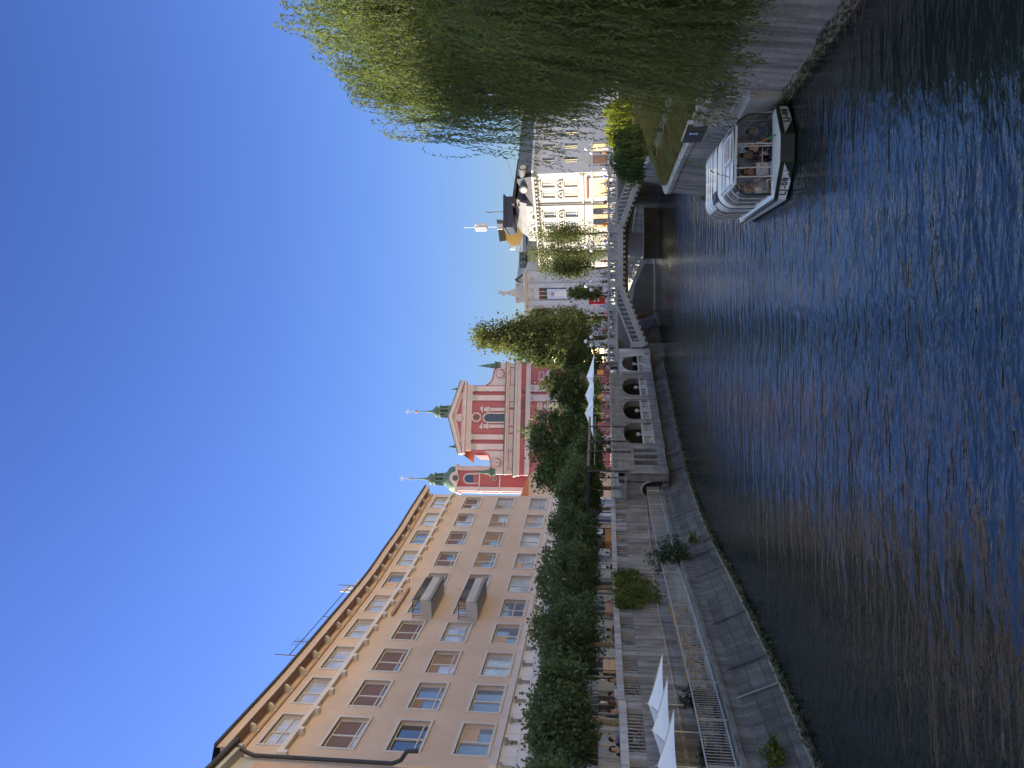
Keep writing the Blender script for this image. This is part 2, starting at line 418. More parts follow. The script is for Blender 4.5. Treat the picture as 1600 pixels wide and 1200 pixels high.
o_ = MB(); o_.b2((7.9, 89, -1), (8.4, 128, QZ)); tag(obj('embankment_wall', o_, M_arc), 'shaded stone embankment wall beyond the bridge on the left of the channel', 'wall')
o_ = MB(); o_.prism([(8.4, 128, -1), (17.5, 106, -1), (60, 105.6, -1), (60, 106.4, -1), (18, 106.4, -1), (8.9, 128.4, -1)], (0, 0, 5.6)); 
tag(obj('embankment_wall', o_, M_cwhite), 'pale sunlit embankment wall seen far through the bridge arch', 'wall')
# ---- left bank: footing, moss, sloped revetment, walkway
e0, e1 = 0, LB.L
mb = MB(); mb.pbox(LB, e0, e1, -.6, .06, -1, .22, step=.7)
tag(obj('footing', mb, M_foot), 'pale weathered stone footing along the left waterline', 'footing')
def slope(path, s0, s1, o0, z0, o1, z1, step=.8):
    mb = MB(); n = int((s1-s0)/step)
    for i in range(n):
        a = s0+(s1-s0)*i/n; c = s0+(s1-s0)*(i+1)/n
        mb.add([path.P(a, o0, z0), path.P(c, o0, z0), path.P(c, o1, z1), path.P(a, o1, z1)], [(0, 1, 2, 3)], [[(a, z0), (c, z0), (c, z1), (a, z1)]])
    return mb
rv = thing('sloped_embankment', 'dark sloping stone embankment rising from the water on the left', 'embankment', LB.P(20, 0, 0))
mb = slope(LB, e0, e1, -.04, .1, -.72, 1.55); obj('revetment', mb, M_revet, rv)
mb = MB(); mb.pbox(LB, e0, e1, -1.05, -.68, 1.3, WZ-.06, step=.8); mb.pbox(LB, e0, s_ar, -1.02, -.6, WZ-.05, WZ+.1, step=.8); obj('kerb', mb, M_kerb, rv)
mb = MB()
for q in np.arange(2, e1, 3.7):      # buttress ribs and repaired seams
    q += rnd.uniform(-1.6, 1.6)
    mb = MB(); a = LB.P(q, .03, .1); c = LB.P(q, -.68, 1.6); mb.bar(a, c, rnd.uniform(.03, .08), .035); obj('seam', mb, M_revet if rnd.random() < .6 else M_conc, rv)
mb = MB(); mb.pbox(LB, 0, s_ar+6, -4.2, -1.0, WZ-.4, WZ, step=1.0); struct('walkway', mb, M_conc)
def blades(path, o, z, n, s0, s1, L, W, name, m, label, cat, seed, droop=.5, ph=0):
    g = np.random.default_rng(seed); V = []; Fc = []
    for i in range(n):
        q = g.uniform(s0, s1); p = np.array(path.P(q, o+g.normal(0, .08), z+g.uniform(-.1, .16)))
        a = g.uniform(0, 6.28); d = np.array([math.cos(a), math.sin(a), g.uniform(-droop, .6)]); d /= np.linalg.norm(d)
        sd = np.cross(d, [0, 0, 1]); sd /= np.linalg.norm(sd)+1e-6
        l = L*g.uniform(.5, 1.3); k = len(V)
        V += [p, p+d*l*.5+sd*W, p+d*l, p+d*l*.5-sd*W]; Fc.append((k, k+1, k+2, k+3))
    me = bpy.data.meshes.new(name); me.from_pydata([tuple(v) for v in V], [], Fc); o = link(name, me, m); tag(o, label, cat); o['kind'] = 'stuff'; return o
blades(LB, .1, .08, 8000, 0, LB.L*.93, .16, .05, 'moss', M_moss, 'olive moss and weeds hanging at the left waterline', 'moss', 3, 1.2)
blades(RB, .08, .2, 5000, RB.s_at(290, 0, .2), RB.L-14, .18, .06, 'moss', M_moss, 'dark moss along the foot of the right river wall', 'moss', 4, 1.2)
# ---- left back wall with barred parapet, in stepped lengths
segs = [(0, 'near'), ]
cuts = [0, QW.s_at(1175, 0, 5)-12, QW.s_at(1096, 0, 5), QW.s_at(1016, 0, 5), QW.s_at(957, 0, 5), QW.s_at(878, 0, 5), QW.s_at(822, 0, 5), QW.s_at(776, 0, 5)]
wall = thing('quay_wall', 'tall streaked concrete quay wall with a barred parapet behind the terrace', 'wall', QW.P(cuts[2], 0, WZ))
mb = MB(); mb.pbox(QW, 0, QE, -.45, 0, WZ-.5, 4.545, step=1.2); obj('wall_face', mb, M_wallq, wall)
mb = MB(); mb.pbox(QW, 0, QE, 0, .07, 3.05, 3.13); obj('ledge', mb, M_conc, wall)
barn = 0; stuffbars = MB(); bar_me = None
for i in range(1, len(cuts)-1):
    a, c = cuts[i], cuts[i+1]; top = 5.44+.05*min(i, 2)
    mb = MB(); mb.pbox(QW, a+.04, c-.04, -.5, +.05, top-.3, top); obj('parapet_beam', mb, M_lime, wall)
    mb = MB(); nb = max(2, int(round((c-a)/4.2)))
    for k in range(nb+1):
        q = a+(c-a)*k/nb; q = min(max(q, a+.3), c-.3)
        mb.pbox(QW, q-.26, q+.26, -.44, -.01, 4.4, top-.28)
    obj('parapet_pier', mb, M_conc, wall)
    n = int((c-a)/.24)
    for k in range(n):
        q = a+(k+.5)*(c-a)/n
        if min(abs(q-(a+(c-a)*j/nb)) for j in range(nb+1)) < .3: continue
        bb = MB(); p = QW.P(q, -.2, 4.4); bb.bar(p, QW.P(q, -.2, top-.28), .035, .05)
        if i >= 1 and barn < 98 and (i > 1 or q > cuts[1]+10): obj('bar', bb, M_metal, wall); barn += 1
        else: stuffbars.add(bb.v, bb.f)
o = obj('bars', stuffbars, M_metal, wall); o['kind'] = 'stuff'
def archwall(path, s0, s1, z0, z1, sc, hw, zs, o, depth, n=14, zb=None, rise=None):
    """wall face s0..s1 with an arch: half width hw, springing zs, opening bottom zb"""
    zb = z0 if zb is None else zb; rise = rise or hw
    mb = MB(); A = [(sc+hw*math.cos(math.pi*k/n), zs+rise*math.sin(math.pi*k/n)) for k in range(n+1)]
    mb.pface(path, [(s0, z0), (sc-hw, z0), (sc-hw, z1), (s0, z1)], o); mb.pface(path, [(sc+hw, z0), (s1, z0), (s1, z1), (sc+hw, z1)], o)
    for (a, az), (c, cz_) in zip(A, A[1:]): mb.pface(path, [(c, cz_), (a, az), (a, z1), (c, z1)], o)
    if zb > z0: mb.pface(path, [(sc-hw, z0), (sc+hw, z0), (sc+hw, zb), (sc-hw, zb)], o)
    O = [(sc+hw, zb)]+A+[(sc-hw, zb)]
    for (a, az), (c, cz_) in zip(O, O[1:]):
        mb.add([path.P(a, o, az), path.P(c, o, cz_), path.P(c, o-depth, cz_), path.P(a, o-depth, az)], [(0, 1, 2, 3)], [[(a, az), (c, cz_), (c, cz_+.3), (a, az+.3)]])
    return mb
# ---- arcade: wall with four arched openings, slots, balusters, globes
def lampglobe(mb, p, r): mb.ball(p, r, 10)
AO = .35
ar = thing('arcade_wall', 'long stone arcade wall with arched balustraded openings above the water', 'wall', LB.P((s_ar+s_br)/2, AO, 1.9))
arch_px = [(258, 501, 632), (457, 503, 648), (657, 511, 658), (855, 516, 672)]   # zoom pixels: centre, crown, top of balustrade
cen = [LB.s_at(520+a/5.4545, AO, 3) for a, _, _ in arch_px]
edges = [LB.s_at(520+e/5.4545, AO, 3) for e in (345, 557, 757, 965)]
edges = [min(LB.L, s_br+.6)]+edges
for k in range(4):
    hw = (cen[0]-cen[1])*.335
    s0, s1 = edges[k+1], edges[k]
    y = LB.P(cen[k], AO).y; crown = z_of(880+arch_px[k][1]/5.4545, y); bt = z_of(880+arch_px[k][2]/5.4545, y)
    top = 4.5 if k == 0 else 5.35
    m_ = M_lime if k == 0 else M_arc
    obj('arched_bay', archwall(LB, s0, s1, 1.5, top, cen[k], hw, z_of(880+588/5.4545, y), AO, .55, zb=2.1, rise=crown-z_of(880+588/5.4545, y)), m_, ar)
    mb = MB(); mb.pbox(LB, cen[k]-hw, cen[k]+hw, AO-.3, AO+.02, bt-.14, bt)
    mb.pbox(LB, cen[k]-.42, cen[k]+.42, AO-.28, AO, 2.25, bt-.12); mb.pbox(LB, cen[k]-hw, cen[k]+hw, AO-.3, AO+.01, 2.1, 2.26)
    bl = obj('balustrade', mb, M_lime, ar)
    for j in range(8):
        q = cen[k]+(-1 if j < 4 else 1)*(.6+(j % 4+.35)*(hw-.6)/4)
        bb = MB(); h = bt-.14-2.26; bb.lathe([(.06, 0), (.1, h*.25), (.05, h*.6), (.09, h*.85), (.07, h)], LB.P(q, AO-.14, 2.26), 8); obj('baluster', bb, M_lime, bl)
    mb = MB(); p = LB.P(cen[k], AO-.1, bt); mb.lathe([(.09, 0), (.06, .08), (.06, .14)], p, 8); mb.ball(p+Vector((0, 0, .3)), .17, 12); obj('stone_ball', mb, M_lime, ar)
# slots
sl0 = LB.s_at(520+1215/5.4545, AO, 3)
sx = [LB.s_at(520+v/5.4545, AO, 3) for v in (1128, 1085, 1070, 1040, 1021, 985)]
zt, zb = z_of(880+605/5.4545, LB.P(sx[2], AO).y), z_of(880+803/5.4545, LB.P(sx[2], AO).y)
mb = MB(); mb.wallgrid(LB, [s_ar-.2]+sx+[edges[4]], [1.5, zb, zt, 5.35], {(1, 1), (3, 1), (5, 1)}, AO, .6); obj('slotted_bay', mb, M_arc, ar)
mb = MB(); mb.pbox(LB, s_ar-.2, edges[4], AO-.75, AO-.6, 1.5, 5); mb.pbox(LB, edges[4], edges[0], -4.0, -3.8, 1.5, 4.5); obj('back_wall', mb, mat('arcade_interior_shade', (.04, .037, .033), .95, .3, .8), ar)  # shade inside arches and slots put into the back wall colour
mb = MB(); mb.pbox(LB, edges[4], edges[0], -3.8, AO-.1, 1.4, 2.0); mb.pbox(LB, s_ar+.1, edges[1], -3.9, AO-.01, 4.46, 4.545); obj('floor_slab', mb, M_conc, ar)
EP = Path([tuple(LB.P(s_ar-.2, -1.75))[:2], tuple(LB.P(s_ar-.2, AO))[:2]])
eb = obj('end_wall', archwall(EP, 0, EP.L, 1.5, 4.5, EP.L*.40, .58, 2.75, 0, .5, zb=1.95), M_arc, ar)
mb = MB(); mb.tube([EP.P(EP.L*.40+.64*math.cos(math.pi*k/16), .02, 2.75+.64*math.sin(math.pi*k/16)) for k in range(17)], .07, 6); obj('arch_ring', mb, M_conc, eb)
mb = MB(); mb.pbox(EP, EP.L*.40-.8, EP.L*.40+.8, -.62, -.5, 1.9, 3.6); obj('doorway_shade_panel', mb, mat('arcade_interior_shade', (.04, .037, .033), .95, .3, .8), eb)  # dark panel painting the shade of the deep passage
mb = MB(); mb.pbox(EP, -.1, EP.L-.25, -.3, .08, 4.42, 4.58); obj('sill', mb, M_conc, eb)
mb = MB(); mb.pbox(EP, -.1, EP.L-.25, -.2, 0, 5.4, 5.5); obj('top_rail', mb, M_conc, eb)
for k in range(14):
    q = -.05+(EP.L-.3)*k/13; bb = MB(); bb.bar(EP.P(q, -.1, 4.55), EP.P(q, -.1, 5.42), .06, .06); obj('bar', bb, M_conc, eb)
mb = MB(); mb.pbox(LB, s_ar-.3, edges[1], AO-.35, AO+.06, 5.35, 5.47); obj('coping', mb, M_conc, ar)
mb = MB()
for q in edges[1:4]+[s_ar]: mb.pbox(LB, q-.35, q+.35, AO, AO+.06, 1.5, 4.3)
obj('quoin', mb, M_arc, ar)
# parapet rail over the arcade
mb = MB(); mb.pbox(LB, s_ar, edges[1], AO-.15, AO-.1, 5.82, 5.87); rl = obj('handrail', mb, M_dmetal, ar)
for q in np.arange(s_ar+.2, edges[1], 1.4):
    bb = MB(); bb.bar(LB.P(q, AO-.12, 5.47), LB.P(q, AO-.12, 5.83), .04, .04); obj('post', bb, M_dmetal, rl)
# ---- walkway railing
s_r0, s_r1 = 9.0, LB.s_at(737, -.9, 3)
rail = thing('metal_railing', 'galvanised metal railing with thin bars along the lower walkway', 'railing', LB.P(20, -.86, WZ))
for z, nm in ((WZ+1.08, 'top_rail'), (WZ+.2, 'bottom_rail')):
    mb = MB(); q = s_r0; P_ = []
    while q < s_r1: P_.append(LB.P(q, -.86, z)); q += .8
    P_.append(LB.P(s_r1, -.86, z)); mb.tube(P_, .032, 6); obj(nm, mb, M_metal, rail)
for q in np.arange(s_r0, s_r1, 2.4):
    bb = MB(); bb.bar(LB.P(q, -.86, WZ), LB.P(q, -.86, WZ+1.1), .06, .06); obj('post', bb, M_metal, rail)
qs = np.arange(s_r0+.1, s_r1, .145); qv = [q for q in qs if q > LB.s_at(1199, -.86, 3)]
st = MB()
for q in qs:
    bb = MB(); bb.bar(LB.P(q, -.86, WZ+.2), LB.P(q, -.86, WZ+1.08), .02, .02)
    if q in qv[:100]: obj('bar', bb, M_metal, rail)
    else: st.add(bb.v, bb.f)
o = obj('bars', st, M_metal, rail); o['kind'] = 'stuff'
# ---- right bank
s_c = RB.s_at(306, 0, 0)     # pier corner in view
s_c = min(range(len(RB.p)), key=lambda i: (RB.p[i]-Vector((10.95, 46))).length); s_c = RB.l[s_c]
RT = 2.3; QR = 3.05
def rtop(q):
    f = (q-s_c)/6.0; return 0 if f < 0 else min(1, f)*.55
rw = thing('river_wall', 'dark stained concrete river wall on the right behind the boat', 'wall', RB.P(s_c, 0, 0))
mb = slope(RB, 0, RB.L, .05, -.6, -.3, RT, .8); obj('wall_face', mb, M_wallq, rw)
mb = MB(); mb.pbox(RB, 0, RB.L, -.75, -.22, RT-.05, RT+.16, step=.8); obj('coping', mb, M_conc, rw)
mb = MB(); mb.pbox(RB, s_c+9, RB.L, -.2, .12, -1, .3, step=.6); obj('footing', mb, M_foot, rw)
mb = MB(); n = 70
for i in range(n):
    q0 = RB.L*i/n; q1 = RB.L*(i+1)/n
    a, c = RB.P(q0, -.7, RT+.1), RB.P(q1, -.7, RT+.1); a2, c2 = RB.P(q0, -3.2, QR), RB.P(q1, -3.2, QR)
    mb.quad(a, c, c2, a2)
struct('grass_slope', mb, M_grass)
mb = MB()
for i in range(n):
    a2, c2 = RB.P(RB.L*i/n, -3.2, QR), RB.P(RB.L*(i+1)/n, -3.2, QR)
    mb.quad((300, a2.y, QR), a2, c2, (300, c2.y, QR))
struct('right_bank_ground', mb, M_grass)
mb = MB(); mb.quad((21.5, 77.2, QZ), (300, 77.2, QZ), (300, 106, QZ), (17.5, 106, QZ)); struct('right_bank_pavement', mb, M_pave)
o_ = MB(); o_.b2((23, 76.8, 1), (300, 77.2, QZ+.02)); tag(obj('terrace_wall', o_, M_wallq), 'low wall holding up the street beside the right end of the bridge', 'wall')
# ================================================================== BRIDGE
bal_me = {}
def baluster_mesh(h, m):
    k = (round(h, 2), m.name)
    if k not in bal_me:
        bb = MB(); bb.lathe([(.075, 0), (.075, .06*h), (.045, .14*h), (.095, .36*h), (.04, .66*h), (.04, .8*h), (.07, .9*h), (.07, h)], (0, 0, 0), 8)
        me = bb.mesh('baluster'); me.materials.append(m); bal_me[k] = me
    return bal_me[k]
NB = [0]; SB = MB()
def balustrade(parent, p0, p1, n, h=1.0, posts=(), wdt=.32, m=None):
    """p0,p1 base points; rails follow the slope; posts: fractions"""
    m = m or M_bridge; p0 = Vector(p0); p1 = Vector(p1); off = Vector((0, 0, 1))
    mb = MB(); mb.bar(p0+off*.09, p1+off*.09, wdt, .18); mb.bar(p0+off*(h-.07), p1+off*(h-.07), wdt+.06, .14)
    for f in posts:
        c = p0.lerp(p1, f); mb.box(c+off*(h/2+.01), (.62, wdt+.1, h+.06)); mb.box(c+off*(h+.05), (.72, wdt+.18, .1))
    b_ = obj('balustrade', mb, m, parent)
    me = baluster_mesh(h-.32, m)
    for k in range(n):
        f = (k+.5)/n; L = (p1-p0).length
        if any(abs(f-q)*L < .42 for q in posts): continue
        c = p0.lerp(p1, f)+off*.18
        if NB[0] < 100:
            o = link('baluster', me, None, b_); o.location = c-wloc(b_); NB[0] += 1
        else:
            SB.lathe([(.09, 0), (.055, .1), (.11, .27), (.05, .5), (.085, h-.32)], c, 6)
    return b_
br = thing('stone_bridge', 'grey stone arched footbridge with balustraded stairs stepping down both sides', 'bridge', (12, 79, 4))
yb, ys = 80.0, 77.4
def bx(py, y): return at_y(955, py, y).x
xl, xr = bx(541, ys), bx(272, ys); cl, cr = bx(447, ys), bx(357, ys)
zc0 = 4.22; zl0, zr0 = z_of(1008, ys), z_of(1003, ys)
# outer stair parapet: centre, then the two flights
for a, c, n, po in (((cl, ys, zc0+.2), (cr, ys, zc0+.2), 12, (0.03, .5, .97)), ((cr+.1, ys, zc0+.2), (xr, ys, zr0+.2), 13, (.97,)), ((cl-.1, ys, zc0+.2), (xl, ys, zl0+.2), 13, (.97,))):
    balustrade(br, a, c, n, 1.05, po)
mb = MB()
for a, c in (((cl, ys, zc0), (cr, ys, zc0)), ((cr, ys, zc0), (xr, ys, zr0)), ((cl, ys, zc0), (xl, ys, zl0))):
    mb.bar(Vector(a)+Vector((0, .1, .02)), Vector(c)+Vector((0, .1, .02)), .75, .34)
obj('fascia', mb, M_bridge, br)
dn = 0
for a, c in (((cl, ys, zc0), (cr, ys, zc0)), ((cr, ys, zc0), (xr, ys, zr0)), ((cl, ys, zc0), (xl, ys, zl0))):
    a = Vector(a); c = Vector(c); n = 11
    for k in range(n):
        p = a.lerp(c, (k+.5)/n); bb = MB(); bb.box(p+Vector((0, .1, -.25)), (.24, .5, .22)); obj('bracket', bb, M_lime, br)
# main deck: body with arch
zt = 4.55; A = []
ax0, ax1 = bx(546, yb), bx(288, yb); zcrown = z_of(981, yb); zsp = 1.5
mid = (ax0+ax1)/2; hw = (ax1-ax0)/2
def zarch(x):
    f = (x-mid)/hw; return zsp+(zcrown-zsp)*math.sqrt(max(0, 1-abs(f)**2.3))
N = 36
for y0, y1, nm in ((yb-.2, yb+5.5, 'arch_span'), ):
    mb = MB(); xs = [mid-hw+2*hw*k/N for k in range(N+1)]
    for a, c in zip(xs, xs[1:]):
        mb.quad((a, y0, zarch(a)), (c, y0, zarch(c)), (c, y0, zt), (a, y0, zt)); mb.quad((a, y0, zarch(a)), (a, y1, zarch(a)), (c, y1, zarch(c)), (c, y0, zarch(c)))
        mb.quad((a, y1, zarch(a)), (a, y1, zt), (c, y1, zt), (c, y1, zarch(c)))
    mb.b2((ax0-6, y0, 3.0), (ax0, y1, zt)); mb.b2((ax1, y0, 1.2), (ax1+8, y1, zt))
    mb.quad((ax0, y0, zt), (ax1, y0, zt), (ax1, y1, zt), (ax0, y1, zt))
    obj(nm, mb, M_bridge_shade, br)
x0, x1 = bx(575, yb), bx(262, yb)
balustrade(br, (x0, yb, zt), (x1, yb, zt), 50, .98, (.02, .13, .3, .42, .58, .7, .84, .98))
balustrade(br, (x0, yb+5.3, zt), (x1, yb+5.3, zt), 46, .98, (.02, .3, .5, .7, .98))
o = obj('balusters', SB, M_bridge, br) if SB.v else None
if o: o['kind'] = 'stuff'
# stair flights between outer parapet and the deck
mb = MB()
for (xa, za, xb_, zb_) in ((cr, zc0, xr, zr0), (cl, zc0, xl, zl0)):
    n = 12
    for k in range(n):
        f0, f1 = k/n, (k+1)/n; xm0 = xa+(xb_-xa)*f0; xm1 = xa+(xb_-xa)*f1; z = za+(zb_-za)*f1
        mb.b2((min(xm0, xm1), ys+.2, z-.3), (max(xm0, xm1), yb-.21, z+.17))
mb.b2((cl, ys+.2, zc0-.2), (cr, yb-.21, zc0+.17))
obj('stair_flight', mb, M_bridge_shade, br)
# landings and abutments
mb = MB(); mb.b2((xr-.2, ys-.1, -1), (xr+4, yb-.3, zr0-.05)); obj('abutment', mb, M_arc, br); mb = MB(); mb.b2((xl-2.2, ys+.1, -1), (xl+.3, yb-.3, zl0-.05)); obj('abutment', mb, M_arc, br)
lw = thing('landing_wall', 'low dark stone landing wall under the right half of the bridge arch', 'wall', (16, 86, 0))
xa, xb_ = at_y(1020, 403, 86.5).x, at_y(1020, 290, 86.5).x
mb = MB(); mb.b2((xa, 86.5, -1), (xb_+4, 87.3, z_of(1008, 86.5))); mb.b2((xa-.1, 86.4, z_of(1009, 86.5)), (xb_+4, 87.6, z_of(1006, 86.5))); obj('wall_face', mb, M_arc, lw)
mb = MB(); mb.b2((xa-2, 86.2, -1), (xb_+4, 86.8, z_of(1028, 86.3))); obj('ledge', mb, M_foot, lw)
lw = thing('landing_wall', 'dark embankment wall with a projecting ledge under the left half of the arch', 'wall', (8, 90, 0))
xa, xb_ = at_y(1020, 520, 91).x, at_y(1020, 424, 91).x
mb = MB(); mb.prism([(xa-2, 91, -1), (xb_+.9, 91, -1), (xb_+.9, 91, 1.2), (xb_-1.6, 91, z_of(992, 91)), (xa-2, 91, 3.6)], (0, .8, 0)); obj('wall_face', mb, M_arc, lw)
mb = MB(); mb.b2((xa-2, 90.2, -1), (xb_+3.2, 91.6, z_of(1022, 90.5))); obj('ledge', mb, M_conc, lw)
# candelabra lamps on the bridge
def lamp_proto():
    r = thing('bridge_lamp', 'white lamp post with globes', 'lamp post')
    mb = MB(); mb.lathe([(.22, 0), (.22, .25), (.13, .32), (.10, .9), (.16, 1.0), (.08, 1.08), (.07, 1.9), (.12, 2.0)], n=10); obj('post', mb, M_lime, r)
    for i, (x, z) in enumerate(((0, 2.3), (-.42, 1.75), (.42, 1.75))):
        mb = MB(); mb.ball((x, 0, z), .2, 12); g = obj('globe', mb, M_hullw, r)
        if x: 
            a = MB(); a.tube([(0, 0, 1.35), (x*.6, 0, 1.4), (x, 0, 1.56)], .03, 6); obj('arm', a, M_lime, r)
    return r
lamps = [(231, 'beside the hanging shrub at the right bridge end'), (384, 'mid-bridge in front of the white building'), (446, 'on the bridge near the red kiosk'), (533, 'at the left bridge end before the tall tree')]
lp = None
for py, txt in lamps:
    p = Vector((bx(py, yb), yb, 5.5)); lb = 'white lamp post with globes '+txt
    if lp is None: lp = lamp_proto(); lp.location = p; lp['label'] = lb; lp['group'] = 'candelabra lamps along the bridge'
    else: dup(lp, p, 0, lb)
# ================================================================== WINDOWS
def window(path, sc, zc, w_, h_, parent, o=0, rec=.25, fr=.14, mull=(0,), trans=(), m=None, glass=None, blind=None, bfrac=0, blind2=0, frame_o=.04, name='window', rails=True):
    """surround + sashes as one mesh, pane and blind as its sub-parts"""
    m = m or M_frame; glass = glass or M_pane; mb = MB(); a, b = sc-w_/2, sc+w_/2; c, d = zc-h_/2, zc+h_/2
    f2 = fr*.55
    for (x0, x1, z0, z1) in ((a-fr, a, c-fr, d+fr), (b, b+fr, c-fr, d+fr), (a, b, d, d+fr), (a-.05, b+.05, c-fr, c)):
        mb.pbox(path, x0, x1, o-.05, o+frame_o+(.05 if z1 == c else 0), z0, z1, step=9)
    for (x0, x1, z0, z1) in ((a, a+f2, c, d), (b-f2, b, c, d), (a+f2, b-f2, d-f2, d), (a+f2, b-f2, c, c+f2)):
        mb.pbox(path, x0, x1, o-rec-.02, o-rec+.07, z0, z1, step=9)
    for u in mull:
        x = sc+u*w_; mb.pbox(path, x-.06, x+.06, o-rec-.02, o-rec+.075, c+f2, d-f2, step=9)
    for v in trans:
        z = c+v*h_; mb.pbox(path, a+f2, b-f2, o-rec-.02, o-rec+.06, z-.035, z+.035, step=9)
    wn = obj(name, mb, m, parent)
    p = MB(); p.pface(path, [(a, c), (b, c), (b, d), (a, d)], o-rec); obj('pane', p, glass, wn)
    if blind:
        for side, fr_ in ((0, bfrac), (1, blind2)):
            if fr_ <= 0: continue
            bl = MB(); x0 = a+f2 if side == 0 else sc+.06; x1 = sc-.06 if side == 0 else b-f2
            z0 = d-f2-fr_*(h_-2*f2); bl.pface(path, [(x0, z0), (x1, z0), (x1, d-f2), (x0, d-f2)], o-rec+.03); obj('blind', bl, blind, wn)
    return wn
# ================================================================== PEACH APARTMENT BUILDING
hh = 16.3
fx = [-1.092, -1.0733, -1.0477, -1.019, -.9897, -.9537, -.9025, -.8518, -.793, -.735]
fy = [2.331, 2.591, 2.844, 3.107, 3.369, 3.639, 3.899, 4.177, 4.422, 4.682]
fp = [Vector((x*hh, y*hh)) for x, y in zip(fx, fy)]
fp = [fp[0]+(fp[0]-fp[1])*.62]+fp+[fp[-1]+(fp[-1]-fp[-2])*.5]
PF = Path(smooth(fp, 4))
cs = [PF.l[4*(i+1)] for i in range(10)]
rows = [(12.5, 1.62), (15.85, 1.62), (19.15, 1.62), (22.5, 1.3)]
ab = thing('apartment_building', 'long curved peach apartment building with rows of wide windows and two balconies', 'apartment building', PF.P(PF.L/2, -6, QZ))
WW = 2.95
sb = [0]
for c in cs: sb += [c-WW/2, c+WW/2]
sb.append(PF.L); zb = [11.35]
for z, h in rows: zb += [z-h/2, z+h/2]
zb.append(24.3)
holes = {(2*i+1, 2*j+1) for i in range(10) for j in range(4)}
mb = MB(); mb.wallgrid(PF, sb, zb, holes, 0, .26)
for q in (0, PF.L): mb.poly([PF.P(q, 0, QZ), PF.P(q, -13, QZ), PF.P(q, -13, 24.3), PF.P(q, 0, 24.3)])
mb.pface(PF, [(0, QZ), (PF.L, QZ), (PF.L, 24), (0, 24)], -13)
obj('wall', mb, M_peach, ab)
mb = MB(); mb.pbox(PF, -.05, PF.L+.05, -.4, .10, 8.3, 11.05); 
obj('stone_band', mb, M_stonew, ab)
mb = MB(); mb.pbox(PF, -.05, PF.L+.05, 0, .30, 11.05, 11.38); mb.pbox(PF, -.02, PF.L+.02, 0, .2, 8.2, 8.5); obj('string_course', mb, M_band, ab)
mb = MB(); mb.pbox(PF, -.05, PF.L+.05, 0, .32, 21.45, 21.72); sc2 = obj('string_course', mb, M_band, ab)
step = (cs[-1]-cs[0])/18
for k in range(21):
    q = cs[0]-1.2*step+k*step
    if q > PF.L-.2: break
    bb = MB(); bb.pbox(PF, q-.14, q+.14, 0, .36, 21.2, 21.46); obj('console', bb, M_band, sc2)
for k in range(22):
    q = cs[0]-1.2*step+k*step
    if q > PF.L-.2: break
    bb = MB(); bb.pbox(PF, q-.16, q+.16, .1, .34, 10.8, 10.96); bb.pbox(PF, q-.05, q+.05, .1, .26, 10.3, 10.8); obj('clip', bb, M_conc, ab)
# ground floor: pale rendered shop front with dark openings
gb = [0]; gh = set()
for i, c in enumerate(cs): gb += [c-1.5, c+1.5]
gb.append(PF.L)
mb = MB(); mb.wallgrid(PF, gb, [QZ, QZ+.4, 7.3, 8.3], {(2*i+1, 1) for i in range(10)}, 0, .3); obj('ground_floor_wall', mb, M_cgrey, ab)
for i, c in enumerate(cs): window(PF, c, (QZ+.4+7.3)/2, 3.0, 2.5, ab, rec=.28, fr=.08, mull=(-.17, .17), glass=M_paned if i % 3 else M_panec, name='shop_window')
bl = {  # column (near to far), row -> (material, near side frac, far side frac)
 (0, 0): (M_blindb, .0, .55), (1, 0): (M_blindb, 0, .0), (2, 0): (M_blindb, .0, .0), (3, 0): (M_blindb, .55, 0), (8, 0): (M_blindb, 0, .4), (6, 0): (M_blindb, .3, 0),
 (0, 1): (M_blindw, 0, 0), (1, 1): (M_blindw, .35, 0), (2, 1): (M_blindw, .35, 1), (4, 1): (M_blindw, .0, .5), (5, 1): (M_blindw, 0, .6), (6, 1): (M_blindw, .3, .7), (7, 1): (M_blindw, .35, 1), (8, 1): (M_blindw, 1, .4), (9, 1): (M_blindw, .4, 0),
 (0, 2): (M_blind, .82, .85), (1, 2): (M_blind, 1, .85), (2, 2): (M_blind, .75, .95), (3, 2): (M_blind, .95, .9), (5, 2): (M_blind, 1, .95), (6, 2): (M_blind, .9, .4), (7, 2): (M_blind, .6, .9), (8, 2): (M_blind, 0, .5), (9, 2): (M_blind, .5, .8),
 (4, 3): (M_blindw, 0, .0), (5, 3): (M_blindb, .8, 0)}
gl = random.Random(3)
for i, c in enumerate(cs):
    for j, (z, h) in enumerate(rows):
        b_ = bl.get((i, j), (None, 0, 0))
        g = M_pane if gl.random() < .55 else M_panec
        if (i, j) == (0, 1): g = M_paned
        # in the photo's upright view the near side of a window lies left: path travels away, so near = smaller s
        window(PF, c, z, WW, h, ab, rec=.24, fr=.13, mull=(0,), trans=(.22,) if j in (1, 2) else ((.5,) if gl.random() < .3 else ()), glass=g, blind=b_[0], bfrac=b_[1], blind2=b_[2])
        if j == 3 and i < 9:
            pass
